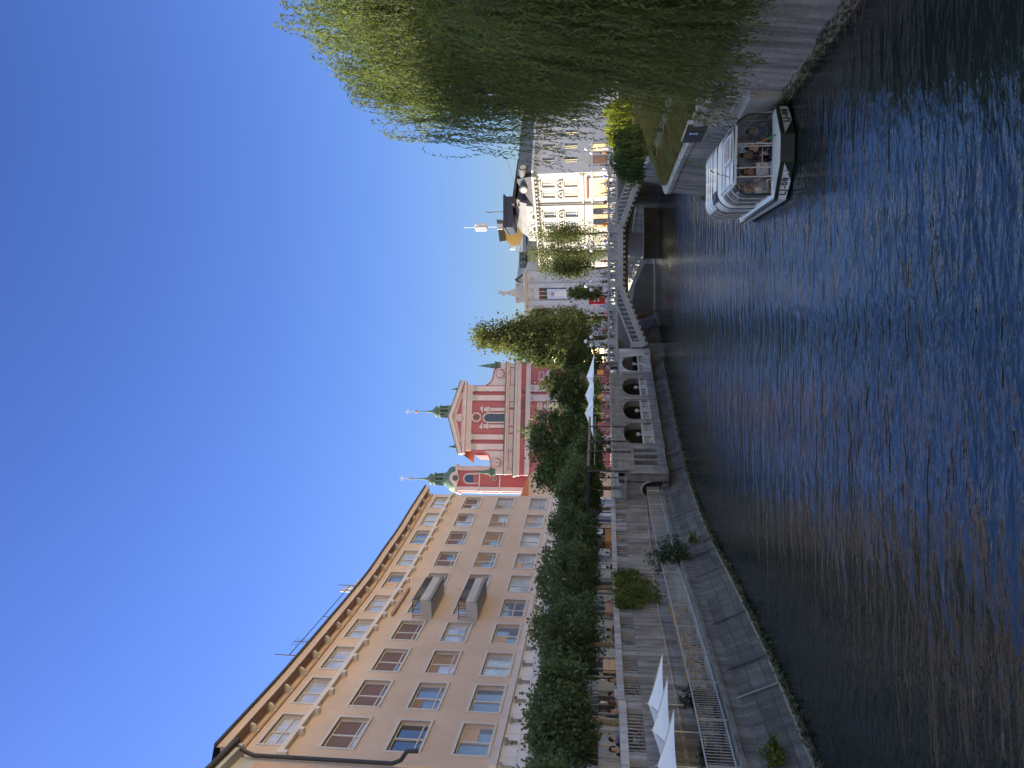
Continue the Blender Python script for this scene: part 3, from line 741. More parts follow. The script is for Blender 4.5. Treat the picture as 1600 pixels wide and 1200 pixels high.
# eaves, brackets, roof
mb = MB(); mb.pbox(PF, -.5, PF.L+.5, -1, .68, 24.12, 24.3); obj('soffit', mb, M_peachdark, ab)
mb = MB(); mb.pbox(PF, -.5, PF.L+.5, .66, .72, 24.02, 24.5); obj('fascia', mb, M_peach, ab)
mb = MB(); mb.pbox(PF, -.55, PF.L+.55, .7, .86, 24.45, 24.58); obj('gutter', mb, M_roofd, ab)
mb = MB(); mb.pbox(PF, 0, PF.L, 0, .1, 23.62, 23.74); obj('moulding', mb, M_peachdark, ab)
for k in range(21):
    q = cs[0]-1.2*step+k*step
    if q > PF.L-.1: break
    bb = MB(); P0 = PF.P
    n = 6; prof = [(0.0, 23.62), (.12, 23.62)]+[(.12+.36*math.sin(math.pi/2*t/n), 24.06-.34*math.cos(math.pi/2*t/n)) for t in range(n+1)]+[(.48, 24.13), (0, 24.13)]
    a = [PF.P(q-.08, o_, z_) for o_, z_ in prof]; c_ = [PF.P(q+.08, o_, z_) for o_, z_ in prof]
    m_ = len(prof); bb.add(a+c_, [tuple(range(m_)), tuple(reversed(range(m_, 2*m_)))]+[(u, (u+1) % m_, m_+(u+1) % m_, m_+u) for u in range(m_)])
    obj('eave_bracket', bb, M_band, ab)
mb = MB()
qs = [-.55+(PF.L+1.1)*k/24 for k in range(25)]
for a, c in zip(qs, qs[1:]):
    mb.quad(PF.P(a, .8, 24.57), PF.P(c, .8, 24.57), PF.P(c, -6, 26.0), PF.P(a, -6, 26.0)); mb.quad(PF.P(a, -6, 26.0), PF.P(c, -6, 26.0), PF.P(c, -13.5, 24.1), PF.P(a, -13.5, 24.1))
obj('roof', mb, M_roofd, ab)
# roof rail, chimneys, aerial
rr = MB(); a, c = cs[2]-1, cs[4]+2.0
rr.tube([PF.P(a+(c-a)*k/12, .5, 25.3) for k in range(13)], .03, 5)
for k in range(0, 13, 6): rr.tube([PF.P(a+(c-a)*k/12, .5, 24.5), PF.P(a+(c-a)*k/12, .5, 25.3 if k % 12 else 26.2)], .035, 5)
obj('roof_railing', rr, M_dmetal, ab)
q = cs[4]+2.9; mb = MB()
mb.pbox(PF, q-.5, q+.9, -.7, .3, 24.2, 25.2); mb.tube([PF.P(q-.2, -.2, 25), PF.P(q-.2, -.2, 26.3)], .14, 8); mb.tube([PF.P(q+.4, -.2, 25), PF.P(q+.4, -.2, 26.0)], .12, 8); obj('chimney', mb, M_cgrey, ab)
q = cs[2]+.5; mb = MB(); p = PF.P(q, .7, 24.3); mb.tube([p, p+Vector((0, 0, 1.3))], .025, 5)
for k in range(5): mb.tube([p+Vector((-.1, -.5+.08*k, 1.25-.2*k)), p+Vector((.1, .5-.08*k, 1.25-.2*k))], .015, 4)
obj('aerial', mb, M_dmetal, ab)
mb = MB(); p = PF.P(cs[7]+1.3, -1.5, 24.6); mb.lathe([(.45, 0), (.3, .5), (.16, .6), (.32, 1.0), (.25, 1.4), (.02, 1.7)], p, 10); obj('roof_finial', mb, M_copper, ab)
# balconies
for z in (15.0, 18.25):
    s0, s1 = cs[4]-2.3, cs[5]-2.3
    mb = MB(); mb.pbox(PF, s0, s1, 0, 1.35, z-.25, z+.0); mb.pbox(PF, s0, s1, 1.23, 1.35, z-.25, z+.55); mb.pbox(PF, s0, s0+.12, 0, 1.23, z, z+.55); mb.pbox(PF, s1-.12, s1, 0, 1.23, z, z+.55)
    bo = obj('balcony', mb, mat('smooth_grey_concrete', (.50, .48, .45), .85, .12, 1), ab)
    rl = MB(); zt_ = z+1.1
    rl.pbox(PF, s0, s1, 1.26, 1.32, zt_-.05, zt_); rl.pbox(PF, s0+.03, s0+.08, 0, 1.26, zt_-.05, zt_)
    for k in range(36): q = s0+.1+(s1-s0-.2)*k/35; rl.bar(PF.P(q, 1.29, z+.5), PF.P(q, 1.29, zt_), .03, .03)
    for k in range(6): rl.bar(PF.P(s0+.05, .2+.2*k, z+.5), PF.P(s0+.05, .2+.2*k, zt_), .03, .03)
    obj('railing', rl, M_dmetal, bo)
    for k, q in enumerate((cs[4]-1.2, cs[5]+1.2)):
        pass
# awning slot between rows at column 4-5
mb = MB(); mb.pbox(PF, cs[3]+2.2, cs[4]+2.6, .05, .28, 20.75, 20.95); obj('awning_box', mb, M_peachdark, ab)
mb = MB(); 
for c in cs[:-1]: mb.pbox(PF, c+2.0, c+2.03, 0, .02, 21.75, 23.2)
# ---- near white house in the left corner of the photo
wh = thing('white_house', 'white corner house with orange panels and dark gutter at the photo edge', 'house', (-22, 28, QZ))
WP = Path([(-16.95, 14), (-16.95, 33.2)])
mb = MB(); mb.wallgrid(WP, [0, 3, 5, 9, 11, 15.2, 17.2, 19.2], [QZ, 8, 10, 12.0, 14, 16, 18, 20, 22.5], {(1, 1), (3, 1), (5, 1), (1, 3), (3, 3), (5, 3), (1, 5), (3, 5), (5, 5)}, 0, .2)
mb.poly([(-16.95, 33.2, QZ), (-28, 33.2, QZ), (-28, 33.2, 22.5), (-16.95, 33.2, 22.5)]); mb.poly([(-16.95, 14, QZ), (-28, 14, QZ), (-28, 14, 22.5), (-16.95, 14, 22.5)]); mb.poly([(-28, 14, QZ), (-28, 33.2, QZ), (-28, 33.2, 22.5), (-28, 14, 22.5)])
obj('wall', mb, M_cwhite, wh)
for z in (9, 13, 17):
    for s_ in (4, 10, 16.2): window(WP, s_, z, 2, 2, wh, rec=.18, fr=.12)
for z0, z1 in ((10.6, 14.6), (14.9, 18.4), (18.7, 21.6)):
    mb = MB(); mb.pbox(WP, 17.6, 18.9, 0, .02, z0, z1); obj('panel', mb, M_blindb, wh)
mb = MB(); mb.b2((-28.5, 13.5, 22.5), (-16.5, 33.6, 22.75)); obj('cornice', mb, M_cwhite, wh)
mb = MB(); mb.tube([(-16.4, 13.5, 22.85), (-16.4, 33.7, 22.85)], .14, 8); mb.tube([(-16.4, 33.65, 22.85), (-28, 33.65, 22.85)], .14, 8); obj('gutter', mb, M_roofd, wh)
mb = MB(); mb.tube([(-16.5, 33.3, 22.7), (-16.7, 33.2, 22.2), (-16.8, 33.15, 21.8), (-16.8, 33.15, 15.4), (-16.6, 33.1, 15.0), (-16.15, 33.0, 14.7), (-16.1, 33.0, 14.2)], .1, 8); obj('downpipe', mb, M_dmetal, wh)
mb = MB(); mb.prism([(-16.3, 13.5, 22.9), (-28.5, 13.5, 22.9), (-22.4, 13.5, 25.5)], (0, 20.2, 0)); obj('roof', mb, M_roofd, wh)
# ================================================================== CHURCH
th = R(13); CC = Vector((-6.45, 150.0)); tdir = Vector((math.cos(th), math.sin(th)))
PC = Path([CC-tdir*30, CC+tdir*30])
def onp(px, py, path=PC, o=0):
    p0 = path.P(0, o); n = path.nv[0]; d = ray(px, py)
    t = (p0.x*n.x+p0.y*n.y)/(d.x*n.x+d.y*n.y); q = Vector((d.x*t-p0.x, d.y*t-p0.y)); tv = Vector((-n.y, n.x))
    return q.dot(tv), H+d.z*t
def c4(zx, zy, o=0): return onp(620+zx/4.7059, 540+zy/4.7059, PC, o)
def S4(zy, o=0): return c4(700, zy, o)[0]
def Z4(zx, zy=530, o=0): return c4(zx, zy, o)[1]
ch = thing('church', 'red and pale pink baroque church with a pedimented facade and green copper spires', 'church', (CC.x, CC.y, QZ))
sL, sR, sM = S4(945), S4(125), S4(528)
uL, uR = S4(772), S4(292)
z1, z2, z3 = Z4(860), Z4(800), Z4(548)     # main cornice, upper cornice, top of upper storey
mb = MB(); mb.pbox(PC, sL, sR, -14, 0, QZ, z1, step=9); mb.pbox(PC, uL, uR, -14, -.05, z1, z3, step=9); mb.pbox(PC, sL+.1, sR-.1, -14, -.06, z1, z2, step=30); obj('wall', mb, M_cred, ch)
def band(a, c, z0, z1_, o, m=M_cpink, nm='cornice', p=ch):
    mb = MB(); mb.pbox(PC, a, c, -.3, o, z0, z1_, step=30); return obj(nm, mb, m, p)
band(sL-.5, sR+.5, Z4(885), Z4(868), 1.1); band(sL-.3, sR+.3, Z4(912), Z4(886), .75); band(sL-.1, sR+.1, Z4(945), Z4(912.5), .06, M_cred, 'frieze'); band(sL-.2, sR+.2, Z4(980), Z4(946), .3)
band(sL-.6, sR+.6, Z4(867), Z4(862), 1.25, M_copper, 'copper_flashing')
band(sL-.1, sR+.1, Z4(812), Z4(800), .55); band(sL-.1, sR+.1, Z4(799), Z4(794), .7, M_copper, 'copper_flashing'); band(sL, sR, Z4(825), Z4(813), .3)
band(uL-.1, uR+.1, Z4(552), Z4(538), .35); band(uL-.1, uR+.1, Z4(537), Z4(512), .12, M_cpink, 'frieze'); band(uL-.7, uR+.7, Z4(511), Z4(496), .8)
# pediment
ax, az = c4(412, 525); zb_ = Z4(495); pl, pr = uL-.8, uR+.8
mb = MB(); mb.pprism(PC, [(pl, zb_), (pr, zb_), (ax, az)], -1.2, .1); pd = obj('pediment', mb, M_cpink, ch)
for (a, b_) in (((pl, zb_), (ax, az)), ((ax, az), (pr, zb_))):
    mb = MB(); mb.pprism(PC, [a, b_, (b_[0], b_[1]+.75), (a[0], a[1]+.75)], -1.2, .85); obj('raking_cornice', mb, M_cpink, pd)
    mb = MB(); mb.pprism(PC, [(a[0], a[1]+.76), (b_[0], b_[1]+.76), (b_[0], b_[1]+.9), (a[0], a[1]+.9)], -1.3, .95); obj('copper_flashing', mb, M_copper, pd)
f = .62; mb = MB(); mb.pprism(PC, [(ax+(pl-ax)*f, zb_+.5), (ax+(pr-ax)*f, zb_+.5), (ax, zb_+(az-zb_)*.72)], .05, .14); obj('tympanum_panel', mb, M_cred, pd)
def ring(s, z, r, w_, o, n=24):
    mb = MB(); mb.tube([PC.P(s+r*math.cos(2*math.pi*k/n), o, z+r*math.sin(2*math.pi*k/n)) for k in range(n+1)], w_, 6, cap=False); return mb
def disc(s, z, r, o, n=24):
    mb = MB(); mb.pface(PC, [(s+r*math.cos(2*math.pi*k/n), z+r*math.sin(2*math.pi*k/n)) for k in range(n)], o); return mb
s_, z_ = c4(461, 531); obj('oculus_ring', ring(s_, z_, .62, .2, .18), M_cpink, pd); obj('oculus_disc', disc(s_, z_, .55, .17), M_cpink, pd)
s_, z_ = c4(585, 527); obj('roundel_ring', ring(s_, z_, .86, .18, .08), M_cpink, ch); obj('roundel_disc', disc(s_, z_, .8, .03), M_cred, ch)
mb = MB(); mb.ball(PC.P(s_, .1, z_+.25), .22, 8); mb.tube([PC.P(s_, .1, z_-.5), PC.P(s_, .12, z_+.1)], [.3, .18], 8); obj('bust', mb, M_slate, ch)
# upper window with scroll ornaments
s_ = S4(531); wz0, wz1 = Z4(795), Z4(637); hw_ = (S4(497)-S4(565))/2*1.0; hw_ = abs(hw_)
n = 14; A = [(s_+hw_*math.cos(math.pi*k/n), wz1-hw_+hw_*math.sin(math.pi*k/n)) for k in range(n+1)]
mb = MB(); mb.pface(PC, [(s_-hw_, wz0), (s_+hw_, wz0)]+A[1:-1] if False else [(s_-hw_, wz0), (s_+hw_, wz0)]+A, .02); wn = obj('window', mb, M_paned, ch)
mb = MB(); mb.tube([PC.P(s_-hw_, .05, wz0)]+[PC.P(a, .05, z) for a, z in reversed(A)]+[PC.P(s_+hw_, .05, wz0)], .17, 6); obj('surround', mb, M_cpink, wn)
mb = MB()
for k in range(1, 4): mb.bar(PC.P(s_-hw_+2*hw_*k/4, .05, wz0), PC.P(s_-hw_+2*hw_*k/4, .05, wz1-.3), .05, .05)
for k in range(1, 7): mb.bar(PC.P(s_-hw_, .05, wz0+(wz1-hw_-wz0)*k/6), PC.P(s_+hw_, .05, wz0+(wz1-hw_-wz0)*k/6), .05, .05)
obj('glazing_bars', mb, M_slate, wn)
for sg in (-1, 1):
    a = s_+sg*(hw_+.75)
    mb = MB(); mb.pbox(PC, a-.32, a+.32, 0, .14, wz0, Z4(680)); mb.pbox(PC, a-.55, a+.55, 0, .3, Z4(678), Z4(665)); mb.pbox(PC, a-.38, a+.38, 0, .16, Z4(664), Z4(640)); mb.pprism(PC, [(a-.75, Z4(632)), (a+.75, Z4(632)), (a+sg*.2, Z4(608))], 0, .22); obj('ornament', mb, M_cpink, ch)
# paired pilasters, upper and lower storey
def pil(a, c, zb0, zb1, o, capz):
    mb = MB(); mb.pbox(PC, a, c, 0, o, zb0, zb1); p = obj('pilaster', mb, M_cpink, ch)
    w_ = c-a; mb = MB(); mb.pbox(PC, a-.12, c+.12, 0, o+.22, zb1+capz*.75, zb1+capz); mb.pbox(PC, a, c, 0, o+.1, zb1, zb1+capz*.75)
    for k in (0.15, .5, .85): mb.ball(PC.P(a+w_*k, o+.1, zb1+capz*.5), w_*.2, 8)
    obj('capital', mb, M_lime, p)
for y0, y1 in ((300, 337), (367, 405), (655, 692), (724, 765)):
    pil(S4(y1), S4(y0), Z4(790), Z4(590), .3, Z4(552)-Z4(590))
for y0, y1 in ((292, 340), (362, 410), (655, 700), (720, 768)):
    pil(S4(y1), S4(y0), QZ, Z4(1005), .35, Z4(980)-Z4(1005))
# attic pale panels between the cornices
for y0, y1 in ((165, 290), (415, 455), (470, 590), (600, 640), (775, 905)):
    mb = MB(); mb.pbox(PC, S4(y1), S4(y0), 0, .06, Z4(857), Z4(830)); obj('panel', mb, M_cpink, ch)
for y0, y1 in ((130, 160), (295, 410), (650, 770), (910, 945)):
    mb = MB(); mb.pbox(PC, S4(y1), S4(y0), 0, .12, Z4(862), Z4(826)); obj('panel', mb, M_cpink, ch)
# volutes with spirals
for pts4, cx4, cr in ((((800, 292), (655, 292), (672, 283), (695, 262), (707, 235), (712, 205), (717, 180), (730, 165), (735, 125), (800, 125)), (762, 205), .78), (((795, 772), (628, 772), (648, 785), (672, 805), (686, 835), (688, 870), (694, 900), (697, 945), (795, 945)), (732, 860), .8)):
    L_ = [c4(*q) for q in pts4]
    if L_[0][0] > L_[2][0]: L_ = L_[::-1]
    mb = MB(); mb.pprism(PC, L_, -1.0, -.1); v = obj('volute', mb, M_cpink, ch)
    mb = MB(); mb.tube([PC.P(a, -.1, z) for a, z in L_[1:-1]], .14, 6); obj('moulding', mb, M_cred, v)
    a, z = c4(*cx4)
    mb = MB(); mb.tube([PC.P(a+(cr*(1-k/56))*math.cos(k*.36), .0, z+(cr*(1-k/52))*math.sin(k*.36)) for k in range(48)], .15, 6); obj('spiral', mb, M_cpink, v)
    obj('spiral_disc', disc(a, z, cr*1.2, -.07), M_cred, v); obj('spiral_rim', ring(a, z, cr*1.35, .13, -.02), M_cpink, v)
# lower windows and niches
for y0, y1, zt_, zb2 in ((192, 255, 1120, 1180), (425, 470, 1112, 1200), (505, 555, 1090, 1200)):
    mb = MB(); a, c = S4(y1), S4(y0); mb.pface(PC, [(a, Z4(zb2)), (c, Z4(zb2)), (c, Z4(zt_)), (a, Z4(zt_))], .05); wn = obj('window', mb, M_paned if y0 == 425 else M_blindw, ch)
    mb = MB(); mb.pbox(PC, a-.2, a, 0, .15, Z4(zb2), Z4(zt_)); mb.pbox(PC, c, c+.2, 0, .15, Z4(zb2), Z4(zt_)); mb.pbox(PC, a-.3, c+.3, 0, .2, Z4(zt_), Z4(zt_-12)); mb.pprism(PC, [(a-.3, Z4(zt_-16)), (c+.3, Z4(zt_-16)), ((a+c)/2, Z4(zt_-36))], 0, .2); obj('surround', mb, M_cpink, wn)
for y0, y1, zt_, zb2 in ((200, 250, 1045, 1072), (425, 465, 1038, 1062), (508, 550, 1038, 1062), (600, 640, 1030, 1050)):
    a, c = S4(y1), S4(y0); mb = MB(); mb.pbox(PC, a-.2, c+.2, 0, .08, Z4(zb2)-.2, Z4(zt_)+.2); pn = obj('niche', mb, M_cpink, ch)
    mb = MB(); mb.pface(PC, [(a, Z4(zb2)), (c, Z4(zb2)), (c, Z4(zt_)), (a, Z4(zt_))], .1); obj('niche_panel', mb, M_blindb if y0 > 300 else M_cred, pn)
def textmesh(body, size, ext=.02, bold=0):
    c = bpy.data.curves.new('txt', 'FONT'); c.body = body; c.size = size; c.extrude = ext; c.offset = bold; c.align_x = 'CENTER'; c.align_y = 'CENTER'; c.resolution_u = 2; c.space_character = 1.18
    o = bpy.data.objects.new('txt', c); COL.objects.link(o); bpy.context.view_layer.update()
    me = bpy.data.meshes.new_from_object(o.evaluated_get(bpy.context.evaluated_depsgraph_get()))
    bpy.data.objects.remove(o); return me
me = textmesh('AVE GRATIA PLENA', .82, .03, .012)
tx = link('inscription', me, M_slate, ch); a, z = (S4(640)+S4(418))/2, (Z4(945)+Z4(912))/2-.05
p = PC.P(a, .12, z); tx.matrix_parent_inverse = Matrix(); tx.location = p-ch.location; tx.rotation_euler = (R(90), 0, th)
mb = MB(); a, z = c4(933, 340); mb.ball(PC.P(a, .1, z), .3, 8); mb.bar(PC.P(a-.4, .15, z), PC.P(a+.4, .15, z+.2), .1, .12); obj('emblem', mb, M_slate, ch)
# pinnacles
def pinn(zx_t, zx_b, zy, o, w_=.8):
    a, zb3 = c4(zx_b, zy); _, zt3 = c4(zx_t, zy); hgt = zt3-zb3
    mb = MB(); p = PC.P(a, o, zb3); mb.lathe([(w_*1.15, -.9), (w_*1.15, .0), (w_*1.35, .05), (w_*1.35, .25), (w_*.7, .3), (w_*.75, .5), (w_*.75, .7), (.03, hgt)], p, 4, rot=R(45)+th)
    obj('pinnacle', mb, M_copper, ch)
pinn(595, 730, 143, -.6); pinn(395, 488, 318, -.6); pinn(372, 468, 742, -.6); pinn(556, 690, 928, -.6)
mb = MB(); mb.pprism(PC, [(uL-3.4, z2), (uL, z2), (uL, z3-2.4)], -14, -1.2); mb.pprism(PC, [(uR, z2), (uR+3.4, z2), (uR, z3-2.4)], -14, -1.2); mb.pprism(PC, [(pl, zb_), (pr, zb_), (ax, az-.2)], -14, -1.25); obj('roof', mb, M_terra, ch)
# towers, one modelled at the left, its twin rising behind the pediment
def tower(sc, zoff, o, label):
    tw = thing('church_tower', label, 'tower', PC.P(sc, o, QZ), 0, 'twin church towers')
    hw_ = 2.05; zt3 = Z4(447, 1000, o)+zoff; O = PC.P(sc, o, 0)
    mb = MB(); mb.pbox(PC, sc-hw_, sc+hw_, o-hw_, o+hw_, QZ, zt3, step=9); obj('wall', mb, M_cred, tw)
    mb = MB()
    for a in (-1, 1):
        for b_ in (-1, 1): mb.pbox(PC, sc+a*hw_-.42, sc+a*hw_+.42, o+b_*hw_-.42, o+b_*hw_+.42, QZ, zt3-.4)
    obj('corner_pilasters', mb, M_cpink, tw)
    for zq in (620, 768):
        mb = MB(); zz = Z4(zq, 1000, o)+zoff; mb.pbox(PC, sc-hw_-.5, sc+hw_+.5, o-hw_-.5, o+hw_+.5, zz-.12, zz+.12); obj('string_course', mb, M_cpink, tw)
    mb = MB(); mb.pbox(PC, sc-hw_-.75, sc+hw_+.75, o-hw_-.75, o+hw_+.75, zt3-.4, zt3); cor = obj('cornice', mb, M_cpink, tw)
    # arched gable with clock roundel
    n = 12; mb = MB(); mb.pprism(PC, [(sc-1.3, zt3-.5)]+[(sc+1.3*math.cos(math.pi-math.pi*k/n), zt3-.2+1.35*math.sin(math.pi*k/n)) for k in range(n+1)]+[(sc+1.3, zt3-.5)], o+hw_-.2, o+hw_+.8); obj('gable', mb, M_cpink, tw)
    mb = ring(sc, zt3-.05, .72, .13, o+hw_+.82); obj('clock_ring', mb, M_cpink, tw); obj('clock_face', disc(sc, zt3-.05, .7, o+hw_+.81), M_slate, tw)
    w0, w1 = Z4(608, 1000, o)+zoff, Z4(508, 1000, o)+zoff; hw2 = .85
    A = [(sc+hw2*math.cos(math.pi*k/n), w1-hw2+hw2*math.sin(math.pi*k/n)) for k in range(n+1)]
    mb = MB(); mb.pface(PC, [(sc-hw2, w0), (sc+hw2, w0)]+A, o+hw_+.02); wn = obj('window', mb, M_paned, tw)
    mb = MB(); mb.tube([PC.P(sc-hw2-.1, o+hw_+.03, w0)]+[PC.P(sc+(hw2+.1)*math.cos(math.pi-math.pi*k/n), o+hw_+.03, w1-hw2+(hw2+.1)*math.sin(math.pi*k/n)) for k in range(n+1)]+[PC.P(sc+hw2+.1, o+hw_+.03, w0)], .18, 6); obj('surround', mb, M_cpink, wn)
    mb = MB(); mb.pbox(PC, sc-hw2, sc+hw2, o+hw_, o+hw_+.12, w0, w0+.9); obj('balustrade', mb, M_cred, wn)
    mb = MB(); zz = Z4(730, 1000, o)+zoff; mb.pbox(PC, sc-.35, sc+.35, o+hw_, o+hw_+.1, zz-.35, zz+.35); ho = obj('small_window', mb, M_cpink, tw); mb = MB(); mb.pface(PC, [(sc-.2, zz-.2), (sc+.2, zz-.2), (sc+.2, zz+.2), (sc-.2, zz+.2)], o+hw_+.11); obj('pane', mb, M_paned, ho)
    p = Vector((O.x, O.y, zt3))
    def zz_(v): return Z4(v, 1000, o)+zoff-zt3
    mb = MB(); mb.lathe([(2.75, .0), (2.6, .3), (2.75, .8), (2.6, zz_(400)), (2.2, zz_(385)), (1.6, zz_(372)), (1.35, zz_(362)), (1.45, zz_(358)), (1.45, zz_(352))], p, 8, rot=th+R(22.5)); obj('dome', mb, M_copper, tw)
    mb = MB(); z0, z1_ = zz_(352), zz_(285)
    for k in range(8): a = th+R(22.5)+k*math.pi/4; mb.bar(p+Vector((1.1*math.cos(a), 1.1*math.sin(a), z0)), p+Vector((1.0*math.cos(a), 1.0*math.sin(a), z1_)), .42, .42)
    mb.lathe([(1.3, z0), (1.3, z0+.2), (.75, z0+.2), (.75, z1_-.2), (1.35, z1_-.15), (1.5, z1_), (1.3, z1_+.15)], p, 8, rot=th+R(22.5)); obj('lantern', mb, M_copper, tw)
    mb = MB(); mb.lathe([(.8, zz_(282)), (.85, zz_(272)), (1.15, zz_(262)), (1.2, zz_(252)), (.9, zz_(240)), (.4, zz_(225)), (.2, zz_(205)), (.13, zz_(170)), (.07, zz_(110))], p, 12); obj('spire', mb, M_copper, tw)
    mb = MB(); mb.ball(p+Vector((0, 0, zz_(102))), .32, 10); obj('ball', mb, M_blindw, tw)
    mb = MB(); zc_ = zz_(45); mb.bar(p+Vector((0, 0, zz_(100))), p+Vector((0, 0, zc_+.9)), .1, .1); mb.box(p+Vector((0, 0, zc_+.2)), (1.1, .1, .12), rz=th)
    for k in range(8): a = k*math.pi/4; mb.bar(p+Vector((0, 0, zc_+.2)), p+Vector((.5*math.cos(a)*math.cos(th), .5*math.cos(a)*math.sin(th), zc_+.2+.5*math.sin(a))), .05, .05)
    obj('cross', mb, M_hullw, tw)
tower(onp(800, 540+990/4.7059, PC, -6)[0], 0, -6.0, 'left red church tower with green copper spire next to the peach building')
tower(onp(800, 540+488/4.7059, PC, -7)[0], -.4, -7.0, 'right church tower, only its green spire rising behind the pediment')
# orange roofed house between church and peach building
oh = thing('orange_house', 'small orange house wall between the church and the peach building', 'house', (-22, 128, QZ))
a = at_y(815, 775, 128).x; c = at_y(815, 744, 128).x
mb = MB(); mb.b2((a-12, 127.5, QZ), (c, 136, z_of(826, 128))); obj('wall', mb, M_peach, oh)
mb = MB(); mb.prism([(a-12.5, 127.2, z_of(826, 128)), (c+.3, 127.2, z_of(826, 128)), (c-4, 127.2, z_of(811, 128)), (a-12, 127.2, z_of(811, 128))], (0, 9, 0)); obj('roof', mb, M_terra, oh)
# unseen house added behind the peach building to shade the bridge
nb = thing('added_shade_house', 'plain unseen house added behind the peach building to shade the bridge', 'house', (-30, 98, QZ))
mb = MB(); mb.b2((-46, 80.5, QZ), (-21, 112, 21)); obj('wall', mb, M_cwhite, nb)
mb = MB(); mb.prism([(-46.5, 80, 21), (-20.5, 80, 21), (-33, 80, 25)], (0, 32.5, 0)); obj('roof', mb, M_terra, nb)
# ================================================================== BUILDINGS ON THE SQUARE
def z3(zx, zy): return 720+zx/4.2857, 220+zy/4.2857
C0 = Vector((at_y(840, 272, 125).x, 125.0)); tl = Vector((-.64, .77))
WL = Path([C0+tl*20, C0])         # lit face, travelling towards the corner
WG = Path([C0, C0+Vector((.86, .5))*26])
def s_on(path, py, z=8):
    return onp(900, py, path)[0]
wb = thing('corner_building', 'ornate white corner building with grey mansard roof in full sun by the bridge', 'building', (C0.x, C0.y, QZ))
ez = z_of(832, 125); L20 = 20
wcols = sorted([s_on(WL, 287), s_on(WL, 303.5)])+[s_on(WL, 334.5), s_on(WL, 352)]
wcols = sorted(wcols); c0_ = wcols[0]; sp_ = 3.0
wcols = [c for c in (c0_-2*sp_, c0_-sp_) if c > 1]+wcols
wrows = [(z_of(892, 127), 2.2), (z_of(857, 127), 2.1)]
sb = [0]
for c in wcols: sb += [c-.6, c+.6]
sb.append(20); zb = [QZ, z_of(925, 127)]
for z, h in wrows: zb += [z-h/2, z+h/2]
zb.append(ez)
mb = MB(); mb.wallgrid(WL, sb, zb, {(2*i+1, 2+2*j) for i in range(len(wcols)) for j in range(2)}, 0, .25); obj('wall', mb, M_cwhite, wb)
for c in wcols:
    for z, h in wrows:
        window(WL, c, z, 1.2, h, wb, rec=.22, fr=.13, mull=(0,), trans=(.15,), m=M_cwhite, glass=M_pane)
        mb = MB(); zz = z+h/2
        mb.pbox(WL, c-.85, c+.85, 0, .22, zz+.25, zz+.38); n = 8
        if z < 14: mb.tube([WL.P(c+.75*math.cos(math.pi*k/n), .1, zz+.45+.8*math.sin(math.pi*k/n)) for k in range(n+1)], .12, 6)
        else: mb.pprism(WL, [(c-.8, zz+.4), (c+.8, zz+.4), (c, zz+1.1)], 0, .16)
        mb.ball(WL.P(c, .12, zz+.7), .22, 8); obj('window_ornament', mb, M_cwhite, wb)
gcols = [3, 6.2, 9.4, 12.6, 16, 20]
sb = [0]
for c in gcols: sb += [c-.6, c+.6]
sb.append(26)
mb = MB(); mb.wallgrid(WG, sb, zb, {(2*i+1, 2+2*j) for i in range(6) for j in range(2)}, 0, .25); obj('side_wall', mb, M_cgrey, wb)  # shaded side: shade put into a greyer stucco than the sunlit face
for c in gcols:
    for z, h in wrows:
        window(WG, c, z, 1.2, h, wb, rec=.22, fr=.13, mull=(0,), trans=(.15,), m=M_cgrey, glass=M_paned)
        mb = MB(); zz = z+h/2; n = 8; mb.tube([WG.P(c+.7*math.cos(math.pi*k/n), .1, zz+.4+.75*math.sin(math.pi*k/n)) for k in range(n+1)], .13, 6); mb.ball(WG.P(c, .1, zz+.7), .25, 8); obj('window_ornament', mb, M_cgrey, wb)
for path, L_, m in ((WL, 20, M_cwhite), (WG, 26, M_cgrey)):
    mb = MB(); mb.pbox(path, 0, L_, 0, .75, ez-.2, ez+.15); obj('cornice', mb, m, wb)
    for q in np.arange(.4, L_, .8): 
        mb = MB(); mb.pbox(path, q-.14, q+.14, 0, .6, ez-.6, ez-.2); obj('cornice_bracket', mb, m, wb)
    for zz in (z_of(925, 127), z_of(905, 127)-.6): mb = MB(); mb.pbox(path, 0, L_, 0, .2, zz-.12, zz+.12); obj('string_course', mb, m, wb)
# rusticated grooves of the grey ground floor, shop windows, door
mb = MB()
for k in range(7): mb.pbox(WG, 0, 26, 0, .05, QZ+.5*k+.06, QZ+.5*k+.44)
obj('rustication', mb, M_cgrey, wb)
for path, py0, py1, m in ((WL, 280, 307, M_paned), (WG, 245, 258, M_blindw), (WG, 226, 238, M_paned)):
    a, c = sorted((s_on(path, py0), s_on(path, py1)))
    mb = MB(); mb.pface(path, [(a, QZ+.7), (c, QZ+.7), (c, QZ+3.4), (a, QZ+3.4)], .08); sw = obj('shop_window', mb, m, wb)
    mb = MB(); mb.pbox(path, a-.25, a, 0, .16, QZ, QZ+3.6); mb.pbox(path, c, c+.25, 0, .16, QZ, QZ+3.6); mb.pbox(path, a-.25, c+.25, 0, .18, QZ+3.4, QZ+3.75); obj('surround', mb, M_cwhite, sw)
    if path is WL: mb = MB(); mb.pbox(path, a-.3, c+.3, .1, .35, QZ+3.8, QZ+4.1); obj('sign_board', mb, flat((.25, .04, .03)), sw)
a = s_on(WL, 337); mb = MB(); mb.pbox(WL, a-2.6, a+2.2, 0, .12, QZ, z_of(926, 128)); fr = obj('stone_shopfront', mb, mat('yellow_sandstone', (.55, .38, .2), .8, .2), wb)
